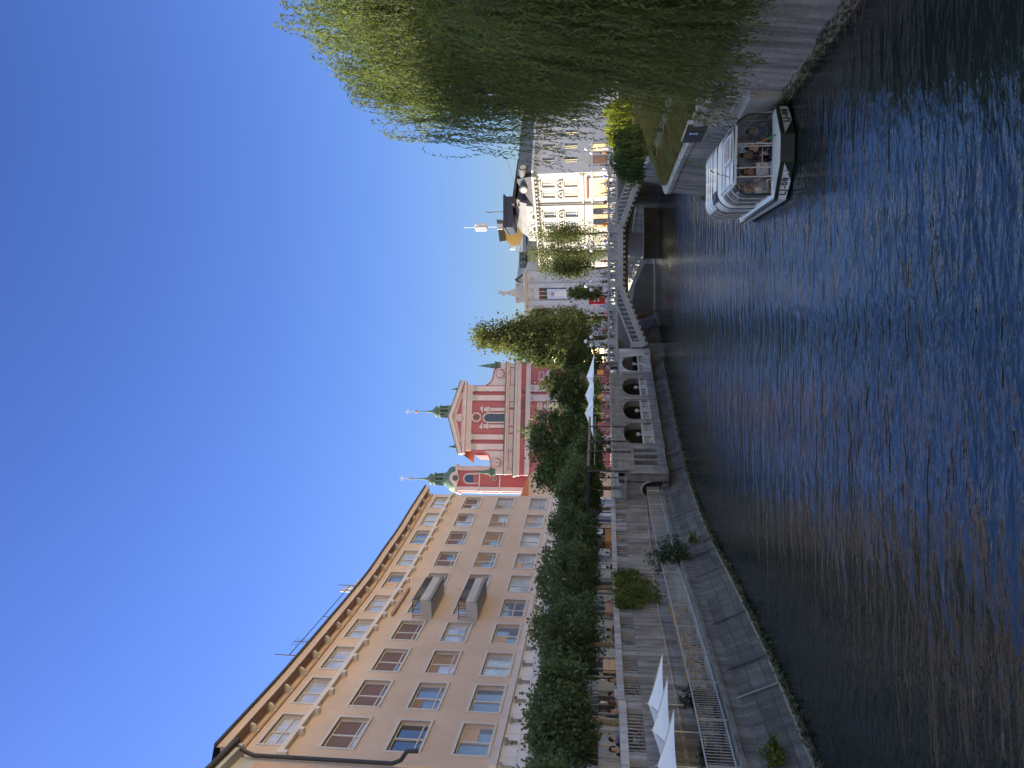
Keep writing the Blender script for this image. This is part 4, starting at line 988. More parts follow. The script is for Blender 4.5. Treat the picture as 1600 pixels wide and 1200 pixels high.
for q in (a-1.3, a+.9): 
    n = 8; A = [(q+.65*math.cos(math.pi*k/n), QZ+2.6+.65*math.sin(math.pi*k/n)) for k in range(n+1)]; mb = MB(); mb.pface(WL, [(q-.65, QZ), (q+.65, QZ)]+A, .14); obj('arched_opening', mb, M_paned, fr)
mb = MB(); q = s_on(WL, 318.5); mb.tube([WL.P(q, .2, QZ), WL.P(q, .2, ez)], .12, 6); obj('downpipe', mb, M_slate, wb)
# roofs
rz = z_of(811, 127)
def P3(path, s, o, z): return path.P(s, o, z)
q1 = s_on(WL, 318.5)
mb = MB(); mb.quad(WL.P(q1, .6, ez+.15), WL.P(20, .6, ez+.15), WL.P(20-3, -3, rz+.6), WL.P(q1+2.5, -3.0, rz+.6)); mb.quad(WG.P(0, .6, ez+.15), WG.P(26, .6, ez+.15), WG.P(26, -4, rz+.6), WG.P(3, -3.2, rz+.6))
mb.poly([WL.P(q1, .6, ez+.15), WL.P(q1+2.5, -3, rz+.6), WL.P(q1+2.5, -9, rz+.6), WL.P(q1, -9, ez)])
obj('mansard_roof', mb, M_slate, wb)
for path, py in ((WL, 297), (WG, 256)):
    s_ = s_on(path, py); mb = MB(); c = path.P(s_, -.9, (ez+rz)/2+.5); n_ = path.nv[0]; d = Vector((n_.x, n_.y, 0))
    mb.tube([c-d*1.2, c+d*.5], .75, 12); dm = obj('dormer', mb, M_slate, wb); mb = MB(); mb.tube([c+d*.5, c+d*.56], .5, 12); obj('oculus', mb, M_cwhite, dm)
# curved corner mansard (bay two) with two white arched dormers
mb = MB(); n = 8; a, c = s_on(WL, 374), q1-.1
prof = [(0.3, ez+.3), (.1, ez+1.6), (-.5, z_of(822, 129)), (-1.6, z_of(810, 129)), (-3.2, z_of(801, 129)), (-8, z_of(799, 129))]
for (o0, z0), (o1, z1_) in zip(prof, prof[1:]): mb.quad(WL.P(a, o0, z0), WL.P(c, o0, z0), WL.P(c-max(0, -o1)*.25, o1, z1_), WL.P(a+max(0, -o1)*.25, o1, z1_))
mb.poly([WL.P(c-max(0, -o_)*.25, o_, z_) for o_, z_ in prof]+[WL.P(c-2, -8, ez)]); mb.poly([WL.P(a+max(0, -o_)*.25, o_, z_) for o_, z_ in prof]+[WL.P(a+2, -8, ez)])
obj('curved_roof', mb, mat('grey_sheet_roof', (.26, .25, .24), .6, .15, 1), wb)
for py in (335.5, 354.5):
    s_ = s_on(WL, py); z0, z1_ = ez+.2, z_of(823, 128); hw_ = .95; A = [(s_+hw_*math.cos(math.pi*k/8), z1_-hw_+hw_*math.sin(math.pi*k/8)) for k in range(9)]
    mb = MB(); mb.pprism(WL, [(s_-hw_, z0), (s_+hw_, z0)]+A, -1.2, .35); dm = obj('dormer', mb, M_cwhite, wb)
    A = [(s_+.5*math.cos(math.pi*k/8), z1_-1.1+.5*math.sin(math.pi*k/8)) for k in range(9)]; mb = MB(); mb.pface(WL, [(s_-.5, z0+.3), (s_+.5, z0+.3)]+A, .37); obj('pane', mb, M_paned, dm)
# penthouse, flat roof slab, masts
zs0, zs1 = z_of(811, 133), z_of(806, 133)
a, c = at_y(808, 304, 133).x, at_y(808, 254, 133).x
M_navy = mat('dark_blue_cladding', (.035, .04, .07), .5, .15)
mb = MB(); mb.b2((at_y(808, 322, 132).x, 131.6, z_of(824, 133)), (c-.8, 141, zs0)); obj('penthouse', mb, M_navy, wb)
mb = MB(); mb.prism([(at_y(808, 318, 131).x, 131, z_of(803, 131)), (c, 131, z_of(813, 131)), (c, 131, z_of(809, 131)), (at_y(808, 318, 131).x, 131, z_of(799, 131))], (0, 10, 0)); obj('flat_roof_slab', mb, M_roofd, wb)
mb = MB(); a = at_y(795, 356, 134).x; c = at_y(795, 308, 134).x
mb.b2((a, 133.5, z_of(802, 134)), (c, 140, z_of(790, 134))); mb.b2((a-.2, 133.2, z_of(790, 134)), (c+.3, 140.2, z_of(787, 134))); obj('plant_room', mb, M_navy, wb)
mb = MB(); p = at_y(790, 331, 134); mb.tube([p, Vector((p.x, p.y, z_of(760, 134)))], .08, 6); obj('mast', mb, M_slate, wb)
mb = MB(); p = at_y(790, 354, 134); top = z_of(743, 134); mb.tube([p, Vector((p.x, p.y, top+2))], .07, 6)
for k in range(6): a_ = k*math.pi/3; mb.box((p.x+.55*math.cos(a_), p.y+.55*math.sin(a_), top-1.0), (.28, .28, 2.0), rz=a_)
for z_ in (top-1.9, top-.2): mb.lathe([(.62, 0), (.62, .06)], (p.x, p.y, z_), 10)
for k in range(3): mb.box((p.x+.35*(k-1), p.y, p.z+1.0), (.28, .2, 1.0))
obj('telecom_mast', mb, flat((.62, .62, .64)), wb)
# yellow rooftop house behind
yh = thing('yellow_house', 'bright yellow rooftop house wall above the grey roofs', 'house', (at_y(795, 370, 158).x, 158, QZ))
a, c = at_y(800, 384, 158).x, at_y(800, 356, 158).x
mb = MB(); mb.prism([(a, 158, QZ), (c, 158, QZ), (c, 158, z_of(786, 158)), (a+1.5, 158, z_of(790, 158)), (a, 158, z_of(798, 158))], (2, 9, 0)); obj('wall', mb, mat('yellow_stucco', (.74, .52, .16), .85, .08), yh)
mb = MB(); mb.prism([(a-.6, 149.6, z_of(791, 158)), (c, 149.6, z_of(785.5, 158)), (c, 149.6, z_of(784.5, 158)), (a-.7, 149.6, z_of(789, 158))], (2, 10, 0)); obj('roof', mb, M_slate, yh)
mb = MB(); mb.b2((a-.5, 158.5, z_of(803, 158)), (a-.05, 160.5, z_of(795, 158))); obj('window', mb, M_panec, yh)
# long grey-roofed block
gb_ = thing('grey_roofed_block', 'pale block under a long grey roof between the yellow house and the statue gable', 'building', (at_y(810, 410, 149).x, 149, QZ))
a, c = at_y(820, 460, 149).x, at_y(820, 362, 149).x
mb = MB(); mb.b2((a, 149, QZ), (c, 161, z_of(824, 149))); obj('wall', mb, M_cwhite, gb_)
mb = MB(); z0, z1_ = z_of(826, 149), z_of(800, 149)
mb.quad((a-.5, 148.3, z0), (c+.5, 148.3, z_of(822, 149)), (c-1, 155, z_of(808, 149)), (a+1.5, 155, z1_)); mb.quad((a-.5, 162, z0), (c+.5, 162, z0), (c-1, 155, z_of(808, 149)), (a+1.5, 155, z1_)); mb.poly([(a-.5, 148.3, z0), (a+1.5, 155, z1_), (a-.5, 162, z0)]); mb.poly([(c+.5, 148.3, z_of(822, 149)), (c-1, 155, z_of(808, 149)), (c+.5, 162, z0)])
obj('roof', mb, mat('grey_sheet_roof', (.26, .25, .24), .6, .15, 1), gb_)
for py in (400, 412):
    mb = MB(); p = at_y(822, py, 148.6); mb.box(p+Vector((0, 0, .6)), (1.3, 1.6, 1.3)); dm = obj('roof_window', mb, M_slate, gb_); mb = MB(); mb.box(p+Vector((0, -.82, .6)), (1.0, .04, 1.0)); obj('pane', mb, M_paned, dm)
a_, c_ = at_y(820, 447, 148).x, at_y(820, 428, 148).x
mb = MB(); mb.prism([(a_, 147.5, QZ), (c_, 147.5, QZ), (c_, 147.5, z_of(822, 148)), ((a_+c_)/2, 147.5, z_of(808, 148)), (a_, 147.5, z_of(822, 148))], (0, 4, 0)); gd = obj('gabled_dormer', mb, M_cwhite, gb_)
mb = MB(); mb.prism([(a_-.3, 147.2, z_of(823, 148)), ((a_+c_)/2, 147.2, z_of(807, 148)), (c_+.3, 147.2, z_of(823, 148)), (c_+.3, 147.2, z_of(821, 148)), ((a_+c_)/2, 147.2, z_of(804.5, 148)), (a_-.3, 147.2, z_of(821, 148))], (0, 4.5, 0)); obj('dormer_roof', mb, M_slate, gd)
# statue-crowned store
GP = Path([Vector((at_y(850, 505, 148).x, 148)), Vector((at_y(850, 424, 143).x, 143))])
gs = thing('department_store', 'pale grey stone building crowned by a statue, with a tall poster banner', 'building', (GP.P(GP.L/2).x, 145, QZ))
gz = z_of(822, 145)
a, c = sorted((s_on(GP, 468), s_on(GP, 449)))
wz0, wz1 = z_of(886, 145), z_of(842, 145)
mb = MB(); mb.wallgrid(GP, [0, 1.6, 3.2, 4.6, a, c, GP.L], [QZ, wz0, wz1, gz], {(1, 1), (4, 1)}, 0, .3); mb.pbox(GP, 0, GP.L, -12, -.5, QZ, gz); obj('wall', mb, M_cgrey, gs)
window(GP, (a+c)/2, (wz0+wz1)/2, c-a, wz1-wz0, gs, rec=.28, fr=.12, mull=(-.17, .17), trans=(.3,), glass=M_paned)
window(GP, 2.4, (wz0+wz1)/2, 1.6, wz1-wz0, gs, rec=.28, fr=.12, trans=(.3,), glass=M_paned)
for z0, z1_, o_ in ((gz, gz+.35, .9), (gz-.35, gz, .5), (gz-1.4, gz-1.2, .2)):
    mb = MB(); mb.pbox(GP, -.2, GP.L+.2, -1, o_, z0, z1_); obj('cornice', mb, M_cwhite, gs)
for q in (s_on(GP, 426), s_on(GP, 445), s_on(GP, 472), s_on(GP, 490)):
    mb = MB(); mb.pbox(GP, q-.45, q+.45, 0, .25, QZ, gz-.4); obj('pilaster', mb, M_cgrey, gs)
mb = MB(); mb.pface(GP, [(a+.2, z_of(886, 145)), (c-.2, z_of(886, 145)), (c-.2, z_of(855, 145)), (a+.2, z_of(855, 145))], .1); po = obj('poster_banner', mb, flat((.55, .62, .72)), gs)
cx_, zz = (a+c)/2, z_of(860, 145)
mb = MB(); mb.pface(GP, [(cx_-.7, zz-3), (cx_+.7, zz-3), (cx_+.6, zz-1.2), (cx_+.25, zz-.75), (cx_-.25, zz-.75), (cx_-.6, zz-1.2)], .13); obj('printed_figure', mb, M_hullw, po)
mb = MB(); mb.pface(GP, [(cx_+.3*math.cos(k*.628), zz-.4+.38*math.sin(k*.628)) for k in range(10)], .135); obj('printed_face', mb, flat((.45, .27, .2)), po)
px_, pz = z3(410, 1015); p = GP.P(s_on(GP, 457), -.3, gz+.35)
mb = MB(); mb.box(p+Vector((0, 0, .5)), (3.6, 1.2, 1.0)); mb.box(p+Vector((0, 0, 1.35)), (2.3, 1.0, .75)); mb.box(p+Vector((0, 0, 2.1)), (1.2, .9, .8))
for sx_ in (-1.6, 1.6): mb.ball(p+Vector((sx_, 0, 1.35)), .42, 8)
obj('gable_pedestal', mb, M_cwhite, gs)
mb = MB(); b_ = p+Vector((0, 0, 2.5)); mb.lathe([(.5, 0), (.38, .5), (.3, 1.2), (.36, 1.7), (.3, 2.0), (.1, 2.15)], b_, 10); mb.ball(b_+Vector((0, 0, 2.4)), .24, 10); mb.tube([b_+Vector((.25, 0, 1.9)), b_+Vector((.6, 0, 2.4)), b_+Vector((.55, 0, 3.1))], [.12, .1, .06], 6); mb.tube([b_+Vector((-.25, 0, 1.9)), b_+Vector((-.5, -.1, 1.4)), b_+Vector((-.2, -.3, 1.3))], [.12, .1, .07], 6)
tag(obj('roof_statue', mb, M_lime), 'pale robed statue with a raised arm standing on the roof pedestal', 'statue')
lb_ = thing('grey_house', 'grey-white house front behind the tall poplar, left of the statue building', 'house', (at_y(850, 520, 152).x, 152, QZ))
a, c = at_y(850, 545, 152).x, at_y(850, 497, 152).x
HP = Path([(a, 153), (c, 152)])
mb = MB(); mb.pbox(HP, 0, HP.L, -9, 0, QZ, z_of(830, 152)); obj('wall', mb, M_cgrey, lb_)
for k in range(2):
    for z_ in (9.5, 14): window(HP, 1.2+2.6*k, z_, 1.2, 2, lb_, rec=-.04, fr=.12, glass=M_paned)
mb = MB(); mb.pbox(HP, -.3, HP.L+.3, -9.5, .4, z_of(830, 152), z_of(828, 152)); mb.pprism(HP, [(-.3, z_of(828, 152)), (HP.L+.3, z_of(828, 152)), (HP.L-1, z_of(812, 152)), (1, z_of(812, 152))], -9, 0); obj('roof', mb, M_slate, lb_)
# pale buildings behind the willow (glimpsed through it)
vb = thing('riverside_house', 'pale riverside house glimpsed through the willow leaves', 'house', (34, 48, QZ))
VP = Path([(26, 60), (36, 22)]); VP = Path([(30, 62), (27.5, 12)])
VP = Path([(27.5, 62), (27.5, 12)])
cols_ = [4+5*k for k in range(9)]; sb = [0]
for c in cols_: sb += [c-.8, c+.8]
sb.append(50); zb = [QZ, 6, 8.6, 10, 12.4, 14, 16.4, 18]
mb = MB(); mb.wallgrid(VP, sb, zb, {(2*i+1, 2*j+1) for i in range(9) for j in range(3)}, 0, .25); mb.pbox(VP, 0, 50, -12, -.5, QZ, 18); obj('wall', mb, M_cwhite, vb)
for c in cols_:
    for z_, h_ in ((7.3, 2.6), (11.2, 2.4), (15.2, 2.4)): window(VP, c, z_, 1.6, h_, vb, rec=.22, fr=.14, m=M_cgrey)
mb = MB(); mb.prism([(27, 62.5, 18), (40, 62.5, 18), (33.5, 62.5, 21)], (0, -51, 0)); obj('roof', mb, M_terra, vb)
# ================================================================== TREES AND PLANTS
def rot_frames(d):
    """unit normals -> two perpendicular axes"""
    up = np.tile(np.array([0, 0, 1.0]), (len(d), 1)); up[np.abs(d[:, 2]) > .95] = [1, 0, 0]
    x = np.cross(d, up); x /= np.linalg.norm(x, axis=1, keepdims=True)+1e-9
    return x, np.cross(x, d)
def leaves(name, C, D, N_, L, W, m, parent, off=None):
    """C centres, D leaf axis, N_ leaf normals: one small folded rhombus per leaf"""
    C = np.asarray(C, float); D = np.asarray(D, float); D /= np.linalg.norm(D, axis=1, keepdims=True)+1e-9
    S = np.cross(D, N_); S /= np.linalg.norm(S, axis=1, keepdims=True)+1e-9
    n = len(C); L = np.broadcast_to(np.asarray(L, float), (n,))[:, None]; W = np.broadcast_to(np.asarray(W, float), (n,))[:, None]
    V = np.stack([C-D*L*.5, C+S*W*.5, C+D*L*.5, C-S*W*.5], 1).reshape(-1, 3)
    if off is not None: V -= np.array(off)
    me = bpy.data.meshes.new(name); me.vertices.add(4*n); me.vertices.foreach_set('co', V.ravel())
    me.loops.add(4*n); me.loops.foreach_set('vertex_index', np.arange(4*n)); me.polygons.add(n)
    me.polygons.foreach_set('loop_start', np.arange(n)*4); me.update(); me.validate()
    return link(name, me, m, parent)
def rdir(g, n):
    v = g.normal(size=(n, 3)); return v/np.linalg.norm(v, axis=1, keepdims=True)
def crown(name, parent, c, r, nclump, nleaf, L, m, seed, clump=.22, shell=.55, lump=.25, flat_=1.0, cone=0, gap=0):
    """leaf clumps spread through an uneven ellipsoid; cone>0 narrows it upwards"""
    g = np.random.default_rng(seed); c = np.array(c, float); r = np.array(r, float)
    d = rdir(g, nclump); rad = (shell+(1-shell)*g.random(nclump))[:, None]
    lobes = rdir(g, 14); amp = g.uniform(-lump, lump*1.2, 14)
    k = np.maximum(0, d @ lobes.T)**6 @ amp
    P = d*rad*(1+k)[:, None]
    if cone: P[:, :2] *= (1-cone*np.clip((P[:, 2:3]+1)/2, 0, 1))
    P = P*r
    cs_ = clump*r.mean()*g.uniform(.55, 1.35, nclump)
    idx = np.repeat(np.arange(nclump), nleaf)
    off = g.normal(size=(len(idx), 3))*cs_[idx][:, None]*np.array([1, 1, .75])*.6
    C = c+P[idx]+off
    n_ = d[idx]*.7+rdir(g, len(idx)); n_[:, 2] += .35; n_ /= np.linalg.norm(n_, axis=1, keepdims=True)
    D = rdir(g, len(idx)); D[:, 2] -= .35
    Ls = L*g.uniform(.6, 1.35, len(idx))
    return leaves(name, C, D, n_, Ls, Ls*.72*flat_, m, parent, wloc(parent))
def trunk(parent, base, top, r0, r1, m, limbs=5, spread=1.0, seed=0, lean=.15):
    g = random.Random(seed); base = Vector(base); top = Vector(top); mb = MB()
    n = 6; P_ = [base.lerp(top, k/n)+Vector((g.uniform(-1, 1), g.uniform(-1, 1), 0))*lean*(k > 0) for k in range(n+1)]
    mb.tube(P_, [r0*1.25]+[r0+(r1-r0)*k/n for k in range(1, n+1)], 9)
    t = obj('trunk', mb, m, parent)
    for k in range(limbs):
        f = g.uniform(.45, 1.0); p = base.lerp(top, f); a = g.uniform(0, 6.28)+k*2.4
        e = p+Vector((math.cos(a)*spread, math.sin(a)*spread, spread*g.uniform(.4, 1.1)))
        mb = MB(); mid_ = p.lerp(e, .5)+Vector((0, 0, -.1*spread)); mb.tube([p, mid_, e, e+(e-mid_)*.6], [r1*.75, r1*.5, r1*.3, r1*.1], 6); obj('limb', mb, m, t)
    return t
ML_plane = leafmat('plane_tree_leaves', (.098, .135, .060), .45, .28)
ML_dark = leafmat('dark_broadleaf_leaves', (.098, .137, .052), .45, .3)
ML_olive = leafmat('olive_green_leaves', (.095, .115, .042), .45, .35)
ML_birch = leafmat('light_poplar_leaves', (.15, .165, .06), .4, .38)
ML_willow = leafmat('willow_leaves', (.125, .150, .062), .45, .5, .5)
ML_shrub = leafmat('bright_hanging_leaves', (.27, .28, .035), .35, .5)
ML_bushg = leafmat('mid_green_leaves', (.07, .11, .035), .4, .35)
ML_ivy = leafmat('ivy_leaves', (.12, .15, .03), .5, .3)
ML_bush = leafmat('grey_green_bush_leaves', (.065, .092, .055), .4, .3)
# plane trees on the quay
tr = [(1260, 'plane tree cut by the photo edge, nearest of the quay row'), (1129, 'plane tree with bare trunk beside the two nearest seated people'), (1008, 'plane tree whose trunk stands beyond the pale wooden board'), (918, 'plane tree with trunk above the ivy patch'), (845, 'plane tree behind the orange wooden counter'), (795, 'plane tree behind the wall left of the round portal'), (762, 'farthest plane tree of the quay row, above the portal')]
for i, (py, lb) in enumerate(tr):
    q = LB.s_at(py, -5.3, 6) if py < 1200 else LB.s_at(1199, -5.3, 6)-5.0
    b_ = LB.P(q, -5.3, QZ)
    t = thing('plane_tree', lb, 'tree', b_, 0, 'plane trees along the left quay')
    trunk(t, b_, b_+Vector((0, 0, 3.6)), .16, .11, M_bark, 5, 1.1, i, .05)
    crown('crown', t, b_+Vector((.2, .3, 3.55)), (2.1, 3.3 if i < 5 else 2.6, 1.72), 240, 66, .185, ML_plane, 100+i, .2, .5, .3)
# square trees: (px centre, py centre, half w px, half h px, y, material, leaf, clumps, n, label)
def sqtree(name, py, top, bot, hw, y, m, L, ncl, nl, seed, label, group=None, cone=0, clump=.2, base=QZ, lump=.3, shell=.5, bark=M_barkd, cat='tree', oy=1.0):
    c = at_y((top+bot)/2, py, y); zt_, zb_ = z_of(top, y), z_of(bot, y); rx = hw/1200*y; rz_ = (zt_-zb_)/2
    t = thing(name, label, cat, (c.x, y, base), 0, group)
    trunk(t, (c.x, y, base), (c.x, y, zb_+rz_*1.2), max(.12, rz_*.035), max(.07, rz_*.018), bark, 6, rx*.5, seed)
    crown('crown', t, (c.x, y, zb_+rz_), (rx, rx*oy, rz_), ncl, nl, L, m, seed, clump, shell, lump, cone=cone)
    return t
sqtree('broadleaf_tree', 735, 828, 938, 38, 96, ML_dark, .36, 210, 48, 1, 'dark broadleaf tree touching the peach building corner', None, 0)
sqtree('broadleaf_tree', 688, 822, 942, 42, 92, ML_dark, .34, 260, 48, 2, 'large dark tree with sunlit top, left of the church door', None, .15)
sqtree('broadleaf_tree', 706, 885, 946, 34, 88, ML_dark, .3, 150, 44, 3, 'low dark tree behind the pergola, below the larger one', None)
sqtree('broadleaf_tree', 655, 868, 944, 17, 95, ML_dark, .3, 90, 40, 31, 'narrow dark tree between the pergola and the church front', None)
sqtree('olive_tree', 608, 856, 928, 32, 96, ML_olive, .3, 200, 42, 4, 'olive green tree above the white parasols by the church', None, .1, lump=.4)
sqtree('tall_poplar', 530, 708, 945, 38, 104, ML_birch, .36, 420, 60, 5, 'tallest light green tree of the square, right of the church', None, .4, .2, lump=.5, shell=.25)
sqtree('poplar', 555, 800, 945, 24, 100, ML_olive, .34, 170, 40, 6, 'mid height olive tree against the right edge of the church', None, .35, .2, lump=.4)
sqtree('poplar', 497, 800, 945, 17, 112, ML_birch, .36, 130, 36, 7, 'loose light tree between the tallest tree and the statue building', None, .3, .2, lump=.5, shell=.3)
sqtree('birch', 457, 884, 944, 13, 104, ML_birch, .28, 90, 34, 8, 'small round tree below the poster banner', None, 0, .22, lump=.4)
sqtree('birch', 418, 832, 946, 15, 112, ML_birch, .25, 190, 34, 9, 'slim light tree by the left corner of the white building', None, .25, .34, lump=.5, shell=.15)
sqtree('birch', 394, 818, 946, 16, 114, ML_birch, .24, 180, 30, 10, 'thin see-through tree in the middle of the white building', None, .25, .36, lump=.5, shell=.15)
sqtree('birch', 366, 826, 946, 15, 116, ML_birch, .24, 180, 30, 11, 'thin see-through tree nearest the sunlit arched shopfront', None, .2, .36, lump=.5, shell=.15)
sqtree('broadleaf_tree', 630, 884, 948, 40, 112, ML_dark, .32, 170, 44, 32, 'dark low tree screening the church wall under the white parasols', None)
sqtree('poplar', 568, 868, 948, 22, 106, ML_dark, .3, 120, 40, 33, 'dark lower tree at the foot of the tallest one', None)
# willows: strands hanging from an uneven dome
def willow(label, base, c, r, nstr, length, seed, m, wl_=.17, ww=.032, step=.12, lowz=1.2, leanx=0, name='weeping_willow', trunk_=True, tr0=.5, sway=.12, lobes=0):
    g = np.random.default_rng(seed); t = thing(name, label, 'tree', base)
    c = np.array(c, float); r = np.array(r, float)
    if trunk_:
        b_ = Vector(base); top = Vector(c)+Vector((0, 0, r[2]*.1)); tk = trunk(t, b_, top, tr0, tr0*.55, M_barkd, 0, 1, seed, .25)
    C = []; D = []; nl = 0; limbs = []
    # boughs, each carrying a bundle of strands
    nb_ = nstr//16; tw = MB()
    LB_ = rdir(g, max(1, lobes)); LB_[:, 2] = np.abs(LB_[:, 2])*.9-.1; LR = g.uniform(.72, 1.12, max(1, lobes))
    for k in range(nb_):
        d = g.normal(size=3); d[2] = abs(d[2])*.75+.02 if g.random() < .8 else d[2]*.3; d /= np.linalg.norm(d)
        rad = g.uniform(.72, 1.06) if g.random() < .75 else g.uniform(.3, .7)
        if lobes and g.random() < .8:
            j = g.integers(lobes); d = LB_[j]+g.normal(size=3)*.24; d /= np.linalg.norm(d); rad = LR[j]*g.uniform(.8, 1.04)
        p = c+d*r*rad; hd = np.array([d[0], d[1], 0]); hd /= np.linalg.norm(hd)+1e-6
        limbs.append(p)
        if k % 3 == 0 and trunk_:
            cc = Vector(c)+Vector((0, 0, -r[2]*.15)); pe = cc.lerp(Vector(p), .8); pm = cc.lerp(pe, .5)+Vector((0, 0, .15*r[2])); tw.tube([cc, pm, pe], [tr0*.3, tr0*.14, .02], 5)
        for s_ in range(16):
            q = p+g.normal(size=3)*np.array([.5, .5, .3])*r.mean()*.13
            v = hd*g.uniform(.3, 1.0)+np.array([0, 0, g.uniform(.0, .55)])+g.normal(size=3)*.25
            l = length*g.uniform(.35, 1.15); n = int(l/step); a = g.normal(size=2)*sway
            for i in range(n):
                v = v*np.array([.9, .9, 1])+np.array([a[0]*.12, a[1]*.12, -.16]); 
                if v[2] < -1: v[2] = -1
                u = v/np.linalg.norm(v); q = q+u*step
                if q[2] < lowz+g.uniform(0, .7): break
                C.append(q+g.normal(size=3)*.022); dd = u+g.normal(size=3)*.42; D.append(dd)
    C = np.array(C); D = np.array(D); n = len(C)
    N_ = rdir(g, n); L = wl_*g.uniform(.6, 1.3, n)
    leaves('crown', C, D, N_, L, L*(ww/wl_), m, t, wloc(t))
    if tw.v: obj('boughs', tw, M_barkd, t)
    return t
willow('huge weeping willow with sunlit top and dark curtain hanging over the right river wall', (14.2, 24.5, QR), (13.9, 24.0, 12.2), (5.0, 6.0, 4.5), 3600, 6.2, 21, ML_willow, .17, .036, .062, 4.6, lobes=26)
willow('second weeping willow farther back, its curtain reaching beside the bridge', (20, 43, QR), (19.6, 43, 10.2), (3.9, 6, 2.8), 3000, 4.6, 22, ML_willow, .17, .042, .065, 5.7, lobes=18)
willow('low willow curtain trailing down the river wall behind the boat stern', (12.6, 20.5, QR), (11.5, 20.2, 8.6), (2.5, 5.4, 2.6), 4200, 8.2, 23, ML_willow, .17, .04, .085, 2.0, tr0=.2)
# hanging shrubs at the bridge end
c = at_y(990, 192, 74.5); t = willow('bright yellow-green shrub hanging in full sun behind the willow', (c.x, 74.5, QR), (c.x, 74.5, 4.9), (1.7, 1.5, 1.1), 560, 3.2, 24, ML_shrub, .24, .1, .14, 2.9, name='hanging_shrub', tr0=.12); t['category'] = 'shrub'
c = at_y(985, 243, 60); t = willow('dense dark green shrub cascading beside the right stair of the bridge', (c.x, 60, QR), (c.x, 60, 4.6), (1.4, 1.3, 1.0), 620, 3.2, 25, ML_bushg, .2, .09, .12, 2.6, name='hanging_shrub', tr0=.12); t['category'] = 'shrub'
# small plants
def plant(name, label, c, r, ncl, nl, L, m, seed, cat='plant', clump=.3, base=None, shell=.2, n_stem=7):
    t = thing(name, label, cat, base if base else (c[0], c[1], c[2]-r[2]))
    mb = MB(); g = random.Random(seed); b_ = Vector(base) if base else Vector((c[0], c[1], c[2]-r[2]))
    for k in range(n_stem): mb.tube([b_, Vector(c)+Vector((g.uniform(-.6, .6)*r[0], g.uniform(-.6, .6)*r[1], g.uniform(-.2, .7)*r[2]))], [.025, .008], 5)
    obj('stems', mb, M_barkd, t); crown('foliage', t, c, r, ncl, nl, L, m, seed, clump, shell, .5); return t
q = LB.s_at(872, -.75, 2); plant('wall_bush', 'feathery grey-green bush growing out of the embankment kerb through the railing', LB.P(q, -.55, 2.55), (.85, .9, 1.05), 120, 26, .13, ML_bush, 41, 'bush', .25, LB.P(q, -.7, 1.6))
q0, q1 = QW.s_at(953, 0, 4), QW.s_at(897, 0, 4); g = np.random.default_rng(9)
t = thing('ivy', 'yellow-green ivy patch spilling over the streaked quay wall', 'plant', QW.P((q0+q1)/2, 0, 5.3))
C = []; D = []; N_ = []
cl_ = [(g.uniform(q0, q1), g.uniform(0, 1)) for _ in range(150)]
for q, f in cl_:
    lim = 1.0 if abs(q-(q0+q1)/2) < (q1-q0)*.3 else .55
    z = 5.35-2.7*f*lim*g.uniform(.5, 1)
    for k in range(26):
        qq = q+g.normal()*.18; p, n = QW.at(qq); C.append(tuple(QW.P(qq, .06+abs(g.normal())*.1, z+g.normal()*.2))); D.append((g.normal(), g.normal(), -1)); N_.append((n.x+g.normal()*.5, n.y+g.normal()*.5, g.normal()*.5))
mb = MB()
for k in range(6): q = q0+(q1-q0)*(k+.5)/6; mb.tube([QW.P(q, .05, 3.0+.2*k % 1), QW.P(q+.2, .06, 4.3), QW.P(q-.1, .06, 5.4)], .02, 5)
obj('stems', mb, M_barkd, t); leaves('foliage', C, D, np.array(N_), .15*g.uniform(.6, 1.3, len(C)), .11, ML_ivy, t, wloc(t))
for i, (px, py, r, lb) in enumerate(((1192, 1180, .42, 'yellow-green weed sprouting from the near embankment slope'), (1235, 1192, .25, 'small weed low on the near embankment slope'), (1085, 846, .3, 'little weed tuft on the embankment left of the feathery bush'))):
    q = LB.s_at(py, -.4, 1); p = LB.P(q, -.35, .95); plant('weed', lb, p+Vector((.08, 0, .1)), (r, r, r*.8), 36, 14, .1, ML_ivy, 60+i, 'weed', .35, p)
for i, (px, py, lb) in enumerate(((1065, 1091, 'dark round potted shrub beside the middle parasol pole'), (1080, 1180, 'dark potted shrub at the photo edge below the nearest parasol'))):
    q = LB.s_at(py, -1.5, 2.5); p = LB.P(q, -1.5, WZ); t = plant('potted_shrub', lb, p+Vector((0, 0, .85)), (.36, .36, .4), 50, 22, .1, ML_bush, 70+i, 'potted plant', .3, p)
    mb = MB(); mb.lathe([(.2, 0), (.26, .45), (.28, .5), (.22, .5), (.2, .42), (.01, .42)], p, 12); obj('pot', mb, flat((.12, .1, .09)), t)
# tall dry grass on the right slope, wild plants by the pier
g = np.random.default_rng(5); C = []; D = []; n0 = RB.s_at(300, -1, 3) if False else 0
n = 60000; qs = g.uniform(0, RB.L*.62, n); f = g.uniform(0, 1, n)**1.4
for q, ff in zip(qs, f):
    p = RB.P(q, -.75-2.45*ff, RT+.1+(QR-RT-.1)*ff) if ff < .7 else RB.P(q, -3.2-(ff-.7)*70, QR); C.append((p.x, p.y, p.z+.14))
D = g.normal(size=(n, 3))*.35; D[:, 2] = 1; 
n2 = 90000; gx = 11.5+22*g.random(n2)**1.6; gy = g.uniform(36, 76, n2); edge = np.interp(gy, [36, 40, 46, 51, 62, 76], [13.6, 14.0, 14.3, 16.4, 20.8, 23.2]); k_ = gx > edge
C = C+[(a_, b_, QR+.14) for a_, b_ in zip(gx[k_], gy[k_])]; n = len(C); D = g.normal(size=(n, 3))*.35; D[:, 2] = 1
L = .42*g.uniform(.4, 1.3, n)
M_dryg = leafmat('dry_grass_blades', (.20, .18, .075), .45, .25)
